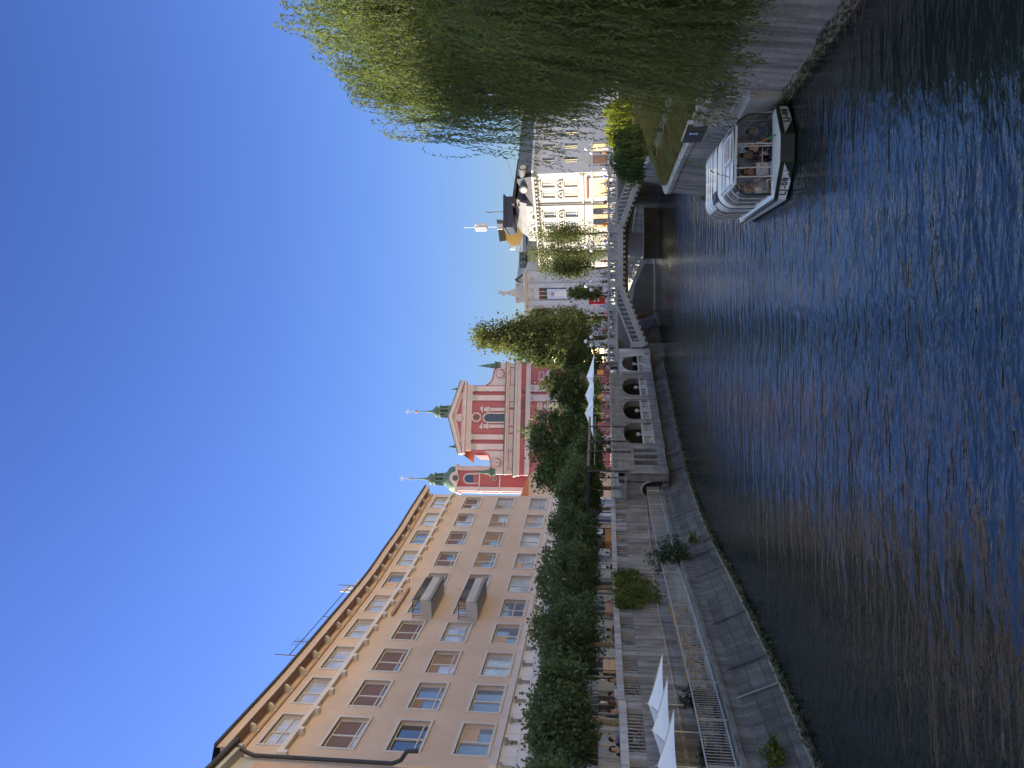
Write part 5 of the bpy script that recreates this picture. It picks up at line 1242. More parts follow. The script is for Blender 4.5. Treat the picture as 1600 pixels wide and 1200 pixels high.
o = leaves('grass', np.array(C), D, rdir(g, n), L, .03, M_dryg, None); tag(o, 'long dry grass on the slope above the right river wall', 'grass'); o['kind'] = 'stuff'
# ================================================================== PEOPLE
def skin(verts, edges, radii, sub=1, root=0):
    me = bpy.data.meshes.new('sk'); me.from_pydata(verts, edges, []); o = bpy.data.objects.new('sk', me); COL.objects.link(o)
    md = o.modifiers.new('s', 'SKIN'); md.use_smooth_shade = True
    for i, r in enumerate(radii):
        d = me.skin_vertices[0].data[i]; d.radius = (r, r) if not isinstance(r, tuple) else r; d.use_root = (i == root)
    if sub: ms = o.modifiers.new('u', 'SUBSURF'); ms.levels = sub; ms.render_levels = sub
    bpy.context.view_layer.update()
    r_ = bpy.data.meshes.new_from_object(o.evaluated_get(bpy.context.evaluated_depsgraph_get()))
    bpy.data.objects.remove(o); return r_
def pose_joints(kind):
    """joint positions, facing -Y"""
    J = {}
    if kind == 'sit':
        J.update(pel=(0, 0, .5), spi=(0, .02, .72), che=(0, .0, .95), nec=(0, -.03, 1.09), hea=(0, -.05, 1.17), top=(0, -.055, 1.30))
        for s, n in ((-1, 'l'), (1, 'r')):
            J.update({'sh'+n: (s*.18, 0, 1.01), 'el'+n: (s*.25, -.1, .76), 'wr'+n: (s*.17, -.33, .74), 'ha'+n: (s*.14, -.41, .75), 'hi'+n: (s*.1, -.03, .48), 'kn'+n: (s*.13, -.46, .5), 'an'+n: (s*.13, -.42, .08), 'to'+n: (s*.14, -.6, .04)})
    else:
        w = .2 if kind == 'walk' else 0
        J.update(pel=(0, 0, .95), spi=(0, .01, 1.15), che=(0, 0, 1.36), nec=(0, -.01, 1.5), hea=(0, -.025, 1.58), top=(0, -.03, 1.71))
        for s, n in ((-1, 'l'), (1, 'r')):
            f = w*s
            J.update({'sh'+n: (s*.185, 0, 1.42), 'el'+n: (s*.235, .03-f*.5, 1.15), 'wr'+n: (s*.225, -.06-f, .92), 'ha'+n: (s*.22, -.1-f, .83), 'hi'+n: (s*.09, 0, .9), 'kn'+n: (s*.1, -.05+f*.6, .5), 'an'+n: (s*.1, .02+f*1.6, .09), 'to'+n: (s*.11, -.14+f*1.6, .04)})
    return J
RAD = dict(pel=(.145, .11), spi=(.13, .1), che=(.155, .11), nec=.055, hea=(.078, .088), top=(.07, .08), sh=.06, el=.042, wr=.03, ha=(.022, .04), hi=.085, kn=.058, an=.04, to=.036)
BONES = [('pel', 'spi'), ('spi', 'che'), ('che', 'nec'), ('nec', 'hea'), ('hea', 'top')]
for n in 'lr': BONES += [('che', 'sh'+n), ('sh'+n, 'el'+n), ('el'+n, 'wr'+n), ('wr'+n, 'ha'+n), ('pel', 'hi'+n), ('hi'+n, 'kn'+n), ('kn'+n, 'an'+n), ('an'+n, 'to'+n)]
def rkey(n): return RAD[n] if n in RAD else RAD[n[:2]]
def sub_skin(J, names, grow, over=None):
    over = over or {}; J2 = dict(J); J2.update(over); idx = {n: i for i, n in enumerate(names)}
    ed = [(idx[a], idx[b]) for a, b in BONES if a in idx and b in idx]
    def g(n):
        r = rkey(n); return tuple(x+grow for x in r) if isinstance(r, tuple) else r+grow
    return skin([J2[n] for n in names], ed, [g(n) for n in names], 1)
def mesh_plus(me, mb):
    """append builder geometry to an evaluated mesh"""
    vs = [tuple(v.co) for v in me.vertices]; fs = [tuple(p.vertices) for p in me.polygons]; b = len(vs)
    m2 = bpy.data.meshes.new('body'); m2.from_pydata(vs+[tuple(v) for v in mb.v], [], fs+[tuple(k+b for k in f) for f in mb.f])
    m2.polygons.foreach_set('use_smooth', [True]*len(m2.polygons)); m2.update(); return m2
POSE = {}
def lerp3(a, b, f): return tuple(x+(y-x)*f for x, y in zip(a, b))
for kind in ('sit', 'stand', 'walk'):
    J = pose_joints(kind); allj = ['pel', 'spi', 'che', 'nec', 'hea', 'top']+[p+n for n in 'lr' for p in ('sh', 'el', 'wr', 'ha', 'hi', 'kn', 'an', 'to')]
    body = sub_skin(J, allj, 0); ex = MB(); h = Vector(J['hea']); tp = Vector(J['top']); mid_ = h.lerp(tp, .38)
    ex.tube([mid_+Vector((0, -.075, .02)), mid_+Vector((0, -.103, -.015)), mid_+Vector((0, -.08, -.025))], [.008, .014, .01], 6)
    for s in (-1, 1): ex.ball(mid_+Vector((s*.078, .01, -.005)), .022, 6, 1.4, .4, .8)
    ex.tube([mid_+Vector((-.025, -.083, -.055)), mid_+Vector((.025, -.083, -.055))], .008, 5)
    for n in 'lr':
        w = Vector(J['wr'+n]); hd = Vector(J['ha'+n]); d = (hd-w).normalized(); sd = d.cross(Vector((1, 0, 0)) if kind != 'sit' else Vector((0, 0, 1))).normalized()
        for k, fl in enumerate((.055, .068, .064, .05)):
            p = hd+sd*(k-1.5)*.018+d*.015; bn = Vector((0, 0, -.012)) if kind == 'sit' else Vector((0, -.012, 0)); ex.tube([p, p+d*fl*.55+bn*.4, p+d*fl+bn*1.8], [.0095, .0085, .006], 5)
        p = w.lerp(hd, .45); ex.tube([p, p+sd*-.035+d*.02, p+sd*-.04+d*.05], [.011, .01, .007], 5)
    body = mesh_plus(body, ex)
    ov = {'el'+n: lerp3(J['sh'+n], J['el'+n], .75) for n in 'lr'}
    shirt = sub_skin(J, ['pel', 'spi', 'che', 'shl', 'ell', 'shr', 'elr'], .016, ov)
    ov2 = {'an'+n: lerp3(J['kn'+n], J['an'+n], .93) for n in 'lr'}
    trous = sub_skin(J, ['pel']+[p+n for n in 'lr' for p in ('hi', 'kn', 'an')], .014, ov2)
    ov3 = {'kn'+n: lerp3(J['hi'+n], J['kn'+n], .85) for n in 'lr'}
    shorts = sub_skin(J, ['pel']+[p+n for n in 'lr' for p in ('hi', 'kn')], .018, ov3)
    shoes = MB()
    for n in 'lr': a, t_ = Vector(J['an'+n]), Vector(J['to'+n]); shoes.tube([a+Vector((0, .05, -.045)), a+Vector((0, -.03, -.03)), t_+Vector((0, 0, .0)), t_+Vector((0, -.05, -.01))], [.038, .05, .042, .02], 8)
    def hair(long_):
        hb = MB(); c = h.lerp(tp, .55)+Vector((0, .012, .012))
        for i in range(1):
            prof = []; nn = 7
            for k in range(nn+1):
                a = math.pi/2*1.12*k/nn; prof.append((.088*math.sin(a)+1e-4, .105*math.cos(a)))
            hb.lathe(prof, c+Vector((0, .012, .02)), 12, 1, 1.12)
        hb.tube([c+Vector((0, .06, .05)), c+Vector((0, .085, -.02)), c+Vector((0, .07, -.09))], [.05, .07, .05], 8)
        if long_:
            for s in (-1, 0, 1): hb.tube([c+Vector((s*.06, .05, .05)), c+Vector((s*.085, .06, -.08)), c+Vector((s*.075, .075, -.24)), c+Vector((s*.06, .08, -.3))], [.045, .05, .045, .015], 7)
        return hb
    eyes = MB()
    for s in (-1, 1): eyes.ball(mid_+Vector((s*.03, -.082, .022)), .010, 6)
    POSE[kind] = dict(body=body, shirt=shirt, trousers=trous, shorts=shorts, shoes=shoes.mesh('shoes'), hair=hair(False).mesh('hair'), long_hair=hair(True).mesh('hair'), eyes=eyes.mesh('eyes'))
SKINS = [(.50, .30, .21), (.42, .24, .16), (.58, .37, .27)]
pc = random.Random(11)
def put(name, me, m, parent):
    me = me if not me.materials else me
    if not me.materials: me.materials.append(m)
    o = bpy.data.objects.new(name, me); COL.objects.link(o); o.parent = parent
    o.material_slots[0].link = 'OBJECT'; o.material_slots[0].material = m; return o
HAIRS = {'dark': (.025, .018, .014), 'brown': (.09, .05, .03), 'fair': (.35, .24, .12), 'grey': (.3, .3, .3)}
def person(label, loc, face, kind, shirt, low=(.05, .06, .09), hair='dark', long_=False, shorts=False, group=None, sc=1.0, detail=True):
    """face: world heading (radians) the person looks to; 0 = towards -Y"""
    t = thing('person', label, 'person', loc, face, group); t.scale = (sc, sc, sc); P_ = POSE[kind]
    put('body', P_['body'], flat(pc.choice(SKINS), .6), t); put('shirt', P_['shirt'], flat(shirt, .9), t)
    put('shorts' if shorts else 'trousers', P_['shorts' if shorts else 'trousers'], flat(low, .9), t)
    put('hair', P_['long_hair' if long_ else 'hair'], flat(HAIRS[hair], .7), t)
    if detail: put('shoes', P_['shoes'], flat((.1, .1, .11), .7), t); put('eyes', P_['eyes'], M_black, t)
    return t
# ================================================================== CAFE FURNITURE
def chair_proto(label, m):
    t = thing('folding_chair', label, 'chair')
    mb = MB()
    for k in range(5): mb.box((0, -.18+.09*k, .45), (.42, .07, .02))
    obj('seat', mb, m, t)
    mb = MB()
    for z in (.68, .80): mb.box((0, .245, z), (.42, .022, .09))
    obj('backrest', mb, m, t)
    for x in (-.2, .2):
        mb = MB(); mb.bar((x, -.22, 0), (x, .25, .86), .03, .03); obj('leg', mb, m, t)
        mb = MB(); mb.bar((x*.88, .22, 0), (x*.88, -.2, .45), .03, .03); obj('leg', mb, m, t)
    return t
def table_proto(label):
    t = thing('cafe_table', label, 'table')
    mb = MB(); mb.box((0, 0, .73), (.68, .68, .03)); obj('table_top', mb, M_metal, t)
    mb = MB(); mb.tube([(0, 0, .03), (0, 0, .72)], .03, 8); obj('pedestal', mb, M_dmetal, t)
    mb = MB(); mb.lathe([(.24, 0), (.24, .02), (.04, .05)], n=12); obj('foot', mb, M_dmetal, t)
    return t
cp = tp_ = None
spots = [(1190, .6), (1150, 1), (1100, .5), (1070, 0), (1045, 1), (1022, .4), (1000, 0), (978, .7), (955, .3), (935, 1)]
near = ['by the potted shrub at the photo edge', 'under the nearest parasol', 'under the middle parasol', 'beside the round potted shrub', 'just past the farthest parasol', 'between the parasols and the ivy', 'left of the ivy, third from it', 'left of the ivy, second from it', 'below the ivy patch, nearer side', 'below the ivy patch, farther side']
for i, (py, f) in enumerate(spots):
    q = LB.s_at(py, -1.9, 2.5)
    p = LB.P(q, -2.15-.25*f, WZ); a = LB.ang(q)
    if tp_ is None: tp_ = table_proto(''); tt = tp_; tt.location = p; tt.rotation_euler.z = a
    else: tt = dup(tp_, p, a)
    tt['label'] = 'grey square cafe table on the lower walkway '+near[i]; tt['group'] = 'cafe tables on the walkway'
    for k, (ds, do, da) in enumerate(((-.62, 0.05, -90), (.62, -.05, 90))):
        pp = LB.P(q+ds, -2.15-.25*f+do, WZ); aa = a+R(da+pc.uniform(-14, 14))
        if cp is None: cp = chair_proto('', M_wood); cc = cp; cc.location = pp; cc.rotation_euler.z = aa
        else: cc = dup(cp, pp, aa)
        cc['label'] = 'yellow slatted folding chair on the %s side of the table %s' % (('near', 'far')[k], near[i]); cc['group'] = 'yellow folding chairs on the walkway'
        if len(cc['label'].split()) > 16: cc['label'] = 'yellow folding chair, %s side of table %s' % (('near', 'far')[k], near[i])
# parasols on the walkway: square canopies seen edge on
def parasol(label, p, h, half, rz, drop, m=M_white, group=None, pole=M_metal):
    t = thing('parasol', label, 'parasol', p, rz, group)
    n = 4; rim = [Vector((half*math.cos(math.pi/2*k), half*math.sin(math.pi/2*k), h-drop)) for k in range(4)]; apex = Vector((0, 0, h))
    mb = MB(); sub_ = 8
    for k in range(4):
        a, b_ = rim[k], rim[(k+1) % 4]
        for i in range(sub_):
            for j in range(sub_):
                def pt(u, v):
                    e = a.lerp(b_, v); w_ = apex.lerp(e, u); w_.z -= .10*math.sin(math.pi*u)*(.4+.6*math.sin(math.pi*v)); 
                    w_.z += .06*math.sin(math.pi*v)*u
                    return w_
                mb.quad(pt(i/sub_, j/sub_), pt((i+1)/sub_, j/sub_), pt((i+1)/sub_, (j+1)/sub_), pt(i/sub_, (j+1)/sub_))
    mb.sm = [True]*len(mb.f)
    cn = link('canopy', mb.mesh('canopy'), m, t)
    for k in range(4):
        bb = MB(); bb.bar(apex+Vector((0, 0, -.05)), rim[k]+Vector((0, 0, -.0)), .03, .03); link('rib', bb.mesh('rib'), pole, cn)
    bb = MB(); bb.tube([(0, 0, 0), (0, 0, h+.06)], .03, 8); link('pole', bb.mesh('pole'), pole, t)
    bb = MB(); bb.lathe([(.3, 0), (.3, .07), (.05, .1)], n=12); link('base', bb.mesh('base'), M_dmetal, t)
    return t
for (px, py, lb) in ((1019, 1142, 'middle white square parasol of the three on the walkway'), (1012.5, 1099, 'farthest white square parasol of the three on the walkway'), (1027, 1196, 'nearest white square parasol, cut by the photo edge')):
    q = LB.s_at(py, -2.2, 4.2); p = LB.P(q, -2.2, WZ); hz = z_of(px, p.y)-WZ
    parasol(lb, p, hz, 1.85, LB.ang(q)+R(12), .55, group='white parasols on the walkway')
# ================================================================== SEATED GUESTS ON THE QUAY
qcp = None
guests = [(1171, 'sit', (.02, .02, .025), 'dark', 1, -70, 'seated person in black top nearest the photo edge, turned right'), (1157, 'sit', (.16, .22, .42), 'dark', 0, 80, 'seated person in blue top beside the one in black'),
 (1111, 'sit', (.09, .1, .11), 'dark', 0, -60, 'seated person in dark top right of the first tree trunk'), (1099, 'sit', (.45, .28, .2), 'brown', 1, 70, 'long-haired seated person in tan top behind the parapet'),
 (1084, 'sit', (.78, .78, .78), 'dark', 0, 160, 'seated person in white shirt seen from behind'), (1062, 'sit', (.1, .09, .1), 'dark', 1, -90, 'seated person in charcoal top near the wooden board'),
 (995, 'sit', (.08, .09, .1), 'dark', 0, -80, 'seated person in dark grey top left of the second trunk'), (984, 'sit', (.13, .13, .15), 'brown', 0, 95, 'seated person in slate top facing the one in dark grey'),
 (941, 'sit', (.42, .2, .15), 'brown', 1, -75, 'seated person in rust top behind the bench by the ivy'), (886, 'sit', (.07, .06, .07), 'dark', 0, 60, 'seated person in black jacket past the ivy'),
 (863, 'sit', (.12, .1, .1), 'brown', 0, -60, 'seated person in brown-black top near the orange counter'), (854, 'stand', (.05, .05, .06), 'dark', 0, 20, 'standing person in black by the orange wooden counter'),
 (733, 'sit', (.7, .45, .4), 'fair', 1, 90, 'person in pale pink top at the end of the arcade rail')]
for py, kind, sh, hr, lg, fa, lb in guests:
    o_ = -5.2 if py > 740 else -.9
    q = LB.s_at(py, o_, 5.6); p = LB.P(q, o_, QZ); a = LB.ang(q)+R(fa)
    person(lb, p, a, kind, sh, hair=hr, long_=bool(lg), group='people along the left quay')
    if kind == 'sit':
        if qcp is None: qcp = chair_proto('', M_dmetal); cc = qcp; cc.location = p; cc.rotation_euler.z = a
        else: cc = dup(qcp, p, a)
        cc['label'] = 'dark chair under the '+lb.replace('seated ', '').replace(' behind the parapet', '').replace(', turned right', ''); cc['group'] = 'dark chairs on the quay'
for i, py in enumerate((1164, 1105, 1073, 990, 948, 874)):
    q = LB.s_at(py, -5.4, 5); t = dup(tp_, LB.P(q, -5.5, QZ), LB.ang(q)); t['label'] = 'grey cafe table on the quay '+('nearest the photo edge', 'beside the first tree trunk', 'by the white-shirted guest', 'left of the second trunk', 'behind the ivy', 'before the orange counter')[i]; t['group'] = 'cafe tables on the quay'
def slab(name, label, cat, py, o_, z, w_, d_, h_, m, legs=True):
    q = LB.s_at(py, o_, z); p = LB.P(q, o_, z); t = thing(name, label, cat, p, LB.ang(q))
    mb = MB()
    for k in range(4): mb.box((0, 0, h_*(.28+.18*k)), (w_, d_, h_*.17))
    obj('panel', mb, m, t, False)
    for s in (-1, 1): bb = MB(); bb.box((s*w_*.44, 0, h_*.5), (.08, d_+.03, h_)); obj('post', bb, M_barkd, t, False)
slab('wooden_board', 'pale wooden board standing behind the quay parapet', 'board', 1041, -4.7, QZ, 1.5, .08, 1.75, mat('pale_plywood', (.55, .36, .2), .6, .12, 3))
slab('orange_counter', 'orange wooden counter behind the quay parapet beside a tree trunk', 'counter', 842, -4.9, QZ, 2.4, .5, 1.55, M_woodo)
slab('bench_back', 'brown slatted bench back behind the parapet at the ivy', 'bench', 951, -4.75, QZ, 1.7, .06, 1.6, mat('brown_bench_wood', (.36, .21, .14), .6, .15, 3))
# ribbed half-round awnings on the ground floor
for py, lb in ((1105, 'dark ribbed half-round awning above the guests by the first tree trunk'), (1168, 'dark ribbed half-round awning nearest the photo edge')):
    q = PF.s_at(py, .6, 7) if False else LB.s_at(py, -6.6, 6.6); p = LB.P(q, -6.8, 6.35); t = thing('awning', lb, 'awning', p, LB.ang(q), 'ribbed awnings')
    mb = MB(); n = 10
    for k in range(n):
        a0, a1 = math.pi*k/n, math.pi*(k+1)/n
        for j in range(5):
            b0, b1 = math.pi/2*j/5, math.pi/2*(j+1)/5
            f = lambda a, b: (1.05*math.cos(a)*math.cos(b), -.8*math.sin(a)*math.cos(b), .75*math.sin(b))
            mb.quad(f(a0, b0), f(a1, b0), f(a1, b1), f(a0, b1))
    cl = obj('cover', mb, flat((.07, .075, .085), .8), t, False)
    for k in range(n+1): a0 = math.pi*k/n; bb = MB(); bb.tube([f(a0, math.pi/2*j/6) for j in range(7)], .018, 4); obj('rib', bb, M_metal, cl, False)
# ================================================================== PERGOLA AND BIG PARASOLS OVER THE ARCADE
sa, sb_ = LB.s_at(742, -.4, 6), LB.s_at(663, -.4, 6)
pg = thing('pergola', 'thin dark steel pergola frame above the arcade parapet', 'pergola', LB.P((sa+sb_)/2, -.4, 5.4))
zt_ = z_of(922, LB.P((sa+sb_)/2, -.4).y)
mb = MB(); mb.pbox(LB, sa, sb_, -2.9, .3, zt_, zt_+.16); obj('roof_frame', mb, M_dmetal, pg)
mb = MB(); mb.pbox(LB, sa, sb_, .25, .35, zt_-.42, zt_-.34); obj('beam', mb, M_dmetal, pg)
for py in (738, 707, 691, 668):
    q = LB.s_at(py, .3, 6); bb = MB(); bb.bar(LB.P(q, .4, 4.0), LB.P(q, .4, zt_+.1), .1, .1); obj('post', bb, M_dmetal, pg)
    bb = MB(); bb.bar(LB.P(q, -2.8, QZ), LB.P(q, -2.8, zt_), .08, .08); obj('post', bb, M_dmetal, pg)
for py, px, lb in ((646, 915.5, 'leftmost of the three white parasols over the arcade'), (618, 916, 'middle of the three white parasols over the arcade'), (590, 918, 'rightmost of the three white parasols over the arcade')):
    q = LB.s_at(py, -2.8, 7); p = LB.P(q, -2.8, QZ); parasol(lb, p, z_of(px-1.5, p.y)-QZ, 2.0*1.18, LB.ang(q)+R(45), .8, group='white parasols over the arcade')
# orange things under the parasols
for (py, px, w_, h_, lb, nm) in ((581, 938, .75, .65, 'square orange sign under the rightmost arcade parasol', 'orange_sign'), (621, 937, .7, .62, 'small orange triangular parasol below the middle arcade parasol', 'orange_sunshade')):
    q = LB.s_at(py, -1.4, 6); p = LB.P(q, -1.4, QZ); t = thing(nm, lb, 'sign' if 'sign' in nm else 'parasol', p, LB.ang(q)); zz = z_of(px, p.y)-QZ
    mb = MB()
    if 'sign' in nm: mb.box((0, 0, zz), (w_, .06, h_))
    else: mb.lathe([(.45, zz-.25), (.4, zz-.2), (.02, zz+.3)], n=8)
    obj('panel', mb, flat((.75, .28, .06)), t, False); mb = MB(); mb.tube([(0, .05, 0), (0, .05, zz)], .03, 6); obj('pole', mb, M_dmetal, t, False)
# ================================================================== CROWD ON THE ARCADE, BRIDGE AND SQUARE
cw = random.Random(5)
cols_ = {'red': (.55, .05, .05), 'white': (.75, .75, .74), 'blue': (.1, .2, .5), 'black': (.03, .03, .035), 'grey': (.25, .25, .27), 'pink': (.75, .12, .35), 'beige': (.5, .4, .28), 'green': (.08, .2, .1), 'sky blue': (.25, .5, .75), 'orange': (.7, .25, .05)}
def crowd(lst, y, z, group, where, kinds=('stand', 'walk')):
    for i, (py, cn, lb) in enumerate(lst):
        p = at_y(945, py, y+cw.uniform(-.6, .6)); hr = cw.choice(list(HAIRS)); lg = cw.random() < .4; kd = cw.choice(kinds)
        person(lb, (p.x, p.y, z), cw.uniform(-2.6, 2.6), kd, cols_[cn], low=cw.choice([(.04, .05, .09), (.2, .18, .15), (.03, .03, .03), (.1, .15, .3)]), hair=hr, long_=lg, shorts=cw.random() < .5, group=group)
crowd([(568, 'black', 'person in black at the left bridge end beneath the tall tree'), (575, 'white', 'person in white beside the orange sign'), (586, 'grey', 'person in grey right of the orange sign pole'), (600, 'red', 'person in red below the right arcade parasol'), (609, 'black', 'person in black between the arcade parasols'), (628, 'beige', 'person in beige left of the orange sunshade'), (636, 'blue', 'person in blue under the middle arcade parasol'), (650, 'white', 'person in white under the left arcade parasol'), (659, 'grey', 'person in grey by the pergola corner post'), (672, 'beige', 'person in beige under the pergola'), (697, 'white', 'person in white behind the pergola posts')], 79, QZ-.25, 'people behind the arcade', '')
crowd([(478, 'sky blue', 'person in sky blue on the bridge below the red kiosk'), (489, 'pink', 'person in bright pink on the bridge left of the sky blue one'), (463, 'black', 'person in black on the bridge by the red kiosk'), (455, 'white', 'person in white crossing the bridge under the poster'), (432, 'grey', 'person in grey on the bridge near the slim tree'), (408, 'red', 'person in red leaning at the middle of the bridge'), (377, 'blue', 'person in blue on the bridge before the shopfront'), (369, 'black', 'person in black on the bridge under the arched shopfront'), (351, 'orange', 'person in orange where the right stair leaves the bridge'), (330, 'white', 'person in white on the bridge before the downpipe'), (316, 'black', 'person in black on the bridge right of the downpipe'), (302, 'grey', 'person in grey on the bridge before the dark shop window'), (287, 'white', 'person in white on the bridge at the shop window edge'), (276, 'blue', 'person in blue at the right end of the bridge')], 83, zt, 'people crossing the bridge', '')
crowd([(232, 'red', 'person in red before the grey ground floor near the shrub'), (239, 'orange', 'person in orange before the grey ground floor'), (258, 'black', 'person in black at the white corner of the building'), (264, 'white', 'person in white at the corner by the bridge'), (427, 'beige', 'person in beige on the square under the slim tree'), (440, 'green', 'person in green on the square under the poster'), (500, 'grey', 'person in grey on the square below the loose tree'), (516, 'red', 'person in red on the square below the tall tree')], 105, QZ+.1, 'people on the square', '')
# red kiosk and poet's monument
p = at_y(938, 468, 110); t = thing('red_kiosk', 'small red kiosk sign on the square behind the bridge', 'kiosk', (p.x, p.y, QZ))
mb = MB(); mb.box((0, 0, 2.3), (1.3, .3, 2.3)); obj('panel', mb, flat((.6, .03, .04)), t, False)
mb = MB(); mb.box((0, -.16, 2.6), (.8, .02, .25)); mb.box((0, -.16, 2.1), (.6, .02, .2)); obj('lettering_band', mb, M_hullw, t, False)
for s in (-1, 1): mb = MB(); mb.box((s*.5, 0, .6), (.1, .1, 1.2)); obj('leg', mb, M_dmetal, t, False)
p = at_y(900, 405, 120); t = thing('monument', 'green bronze monument figure on a pale plinth among the slim trees', 'monument', (p.x, p.y, QZ)); bz = z_of(896, 120)-QZ
mb = MB(); mb.lathe([(2.2, 0), (2.0, .5), (1.4, .6), (1.2, bz-.8), (1.5, bz-.6), (1.4, bz-.4)], n=8); obj('plinth', mb, M_lime, t, False)
mb = MB(); mb.lathe([(.55, bz-.4), (.5, bz+.4), (.4, bz+1.2), (.5, bz+1.9), (.42, bz+2.3), (.15, bz+2.5)], n=10); mb.ball((0, 0, bz+2.75), .28, 8); mb.tube([(.4, 0, bz+2.2), (.7, -.3, bz+1.6), (.3, -.5, bz+1.3)], [.14, .12, .08], 6); mb.tube([(-1.0, 0, bz-.2), (-1.1, 0, bz+1.2), (-.7, 0, bz+1.8)], [.4, .35, .1], 8); obj('figure', mb, M_copper, t, False)
# overhead wire
mb = MB(); a = at_y(805, 295, 120); b_ = at_y(765, 196, 95); mb.tube([a.lerp(b_, k/12)+Vector((0, 0, -.5*math.sin(math.pi*k/12))) for k in range(13)], .02, 4); tag(obj('overhead_wire', mb, M_dmetal), 'thin dark overhead wire running from the corner building towards the willow', 'wire')
# ================================================================== STEPS, SIGN, TERRACOTTA POTS ON THE RIGHT BANK
st = thing('stone_steps', 'stone landing steps cut into the river wall behind the boat canopy', 'steps', (10.2, 27.3, 1.0))
mb = MB()
for k in range(6): mb.b2((9.42+.3*k, 26.1, .3), (9.74+.3*k, 28.7, 1.32+.26*k))
obj('treads', mb, M_conc, st)
mb = MB(); mb.b2((9.5, 28.7, .3), (11.6, 28.95, 2.75)); mb.b2((9.45, 28.66, 2.5), (9.95, 29.0, 2.85)); obj('side_wall', mb, M_lime, st)
mb = MB(); mb.tube([(9.5, 26.05, 2.25), (11.2, 26.05, 3.7)], .03, 6); mb.tube([(9.5, 26.05, 1.2), (9.5, 26.05, 2.25)], .03, 6); mb.tube([(11.2, 26.05, 2.6), (11.2, 26.05, 3.7)], .03, 6); mb.tube([(9.5, 26.05, 1.75), (11.2, 26.05, 3.2)], .02, 6); obj('handrail', mb, M_metal, st)
sg = thing('dock_sign', 'grey dock board with a blue pictogram panel on a pale slanting post', 'sign', at_y(1105, 190, 28.8))
y0 = 28.8
A_ = [at_y(1066, 222, y0), at_y(1095, 222, y0), at_y(1107, 197, y0), at_y(1075, 192, y0)]
mb = MB(); mb.prism(A_, (0, .1, 0)); obj('board', mb, mat('grey_board', (.085, .088, .10), .6, .1), sg)
B_ = [at_y(1073, 212, y0-.02), at_y(1094, 212, y0-.02), at_y(1094.5, 206.5, y0-.02), at_y(1073.5, 206.5, y0-.02)]
mb = MB(); mb.prism(B_, (0, -.03, 0)); bp_ = obj('blue_panel', mb, flat((.03, .07, .3)), sg)
mb = MB(); yq = y0-.06
mb.bar(at_y(1078, 209.2, yq), at_y(1091, 209.2, yq), .02, .05); mb.bar(at_y(1088, 211, yq), at_y(1088, 207.4, yq), .02, .05); mb.lathe([(.05, -.01), (.05, .01)], at_y(1077.5, 209.2, yq), 8); mb.bar(at_y(1082, 210.6, yq), at_y(1082, 208, yq), .02, .03); obj('pictogram', mb, M_hullw, bp_)
mb = MB(); mb.bar(at_y(1075, 192, y0-.03), at_y(1148, 184, y0-.03), .13, .13); mb.bar(at_y(1065, 220, y0), at_y(1075, 192, y0), .06, .06); obj('post', mb, M_hullw, sg)
for i, (px, py, lb) in enumerate(((1060, 200, 'terracotta box on the grass slope beside the dock sign'), (1043, 237, 'terracotta box half hidden in the long grass of the slope'), (1043, 262, 'terracotta box nearest the bridge on the grass slope'))):
    q = min(np.arange(0, RB.L, .5), key=lambda s: abs(proj(RB.P(s, -2.4, 3.6))[1]-py)+(0 if RB.P(s, 0).y > 30 else 999)); p = RB.P(q, -2.4, 2.78); t = thing('planter_box', lb, 'planter', p, RB.ang(q), 'terracotta boxes on the slope')
    mb = MB(); mb.lathe([(.2, 0), (.25, .3), (.28, .31), (.28, .36), (.22, .36), (.2, .3), (.01, .3)], n=4, rot=R(45)); obj('box', mb, flat((.5, .24, .15)), t, False)
    crown('sprig', t, (p.x, p.y, p.z+.42), (.2, .2, .16), 10, 14, .1, ML_bush, 80+i)
# dark box and post at the bridge end
p = at_y(985, 263, 70); t = thing('steel_cabinet', 'dark grey steel cabinet beside the right bridge stair', 'cabinet', (p.x, 70, 3)); mb = MB(); mb.b2((p.x-.45, 69.6, 2.3), (p.x+.45, 70.3, z_of(962, 70))); obj('body', mb, mat('grey_steel_sheet', (.12, .125, .14), .5, .1), t); mb = MB(); mb.b2((p.x-.4, 69.56, 2.9), (p.x+.4, 69.6, z_of(966, 70))); obj('door', mb, mat('grey_steel_sheet', (.12, .125, .14), .5, .1), t)
# ================================================================== BOAT
BL = Vector((7.66, 26.35, 0)); BA = R(-5)
bt = thing('tour_boat', 'white and dark green tour boat with a rounded glass canopy and passengers aboard', 'boat', BL, BA)
LEN = 6.4; ZG = .46
def bo(name, mb, m, parent=None): return obj(name, mb, m, parent or bt, False)
gun = [(-1.5, LEN), (-1.5, 0), (-.45, -.85), (.45, -.85), (1.5, 0), (1.5, LEN)]
def ring_(f, z): return [(x*f, y if y > 1 else y*(1-(1-f)*1.6)+(1-f)*2.0, z) for x, y in gun]
mb = MB(); lv = [ring_(1, ZG), ring_(1.0, .05), ring_(.9, -.12), ring_(.7, -.4)]
for a, c in zip(lv, lv[1:]):
    for i in range(5): mb.quad(a[i], a[i+1], c[i+1], c[i])
    mb.quad(a[5], a[0], c[0], c[5])
bo('hull', mb, M_hullg)
mb = MB()
for i in range(5): a, c = Vector((*gun[i], ZG-.03)), Vector((*gun[i+1], ZG-.03)); mb.bar(a, c, .1, .12)
bo('rubbing_band', mb, M_hullg)
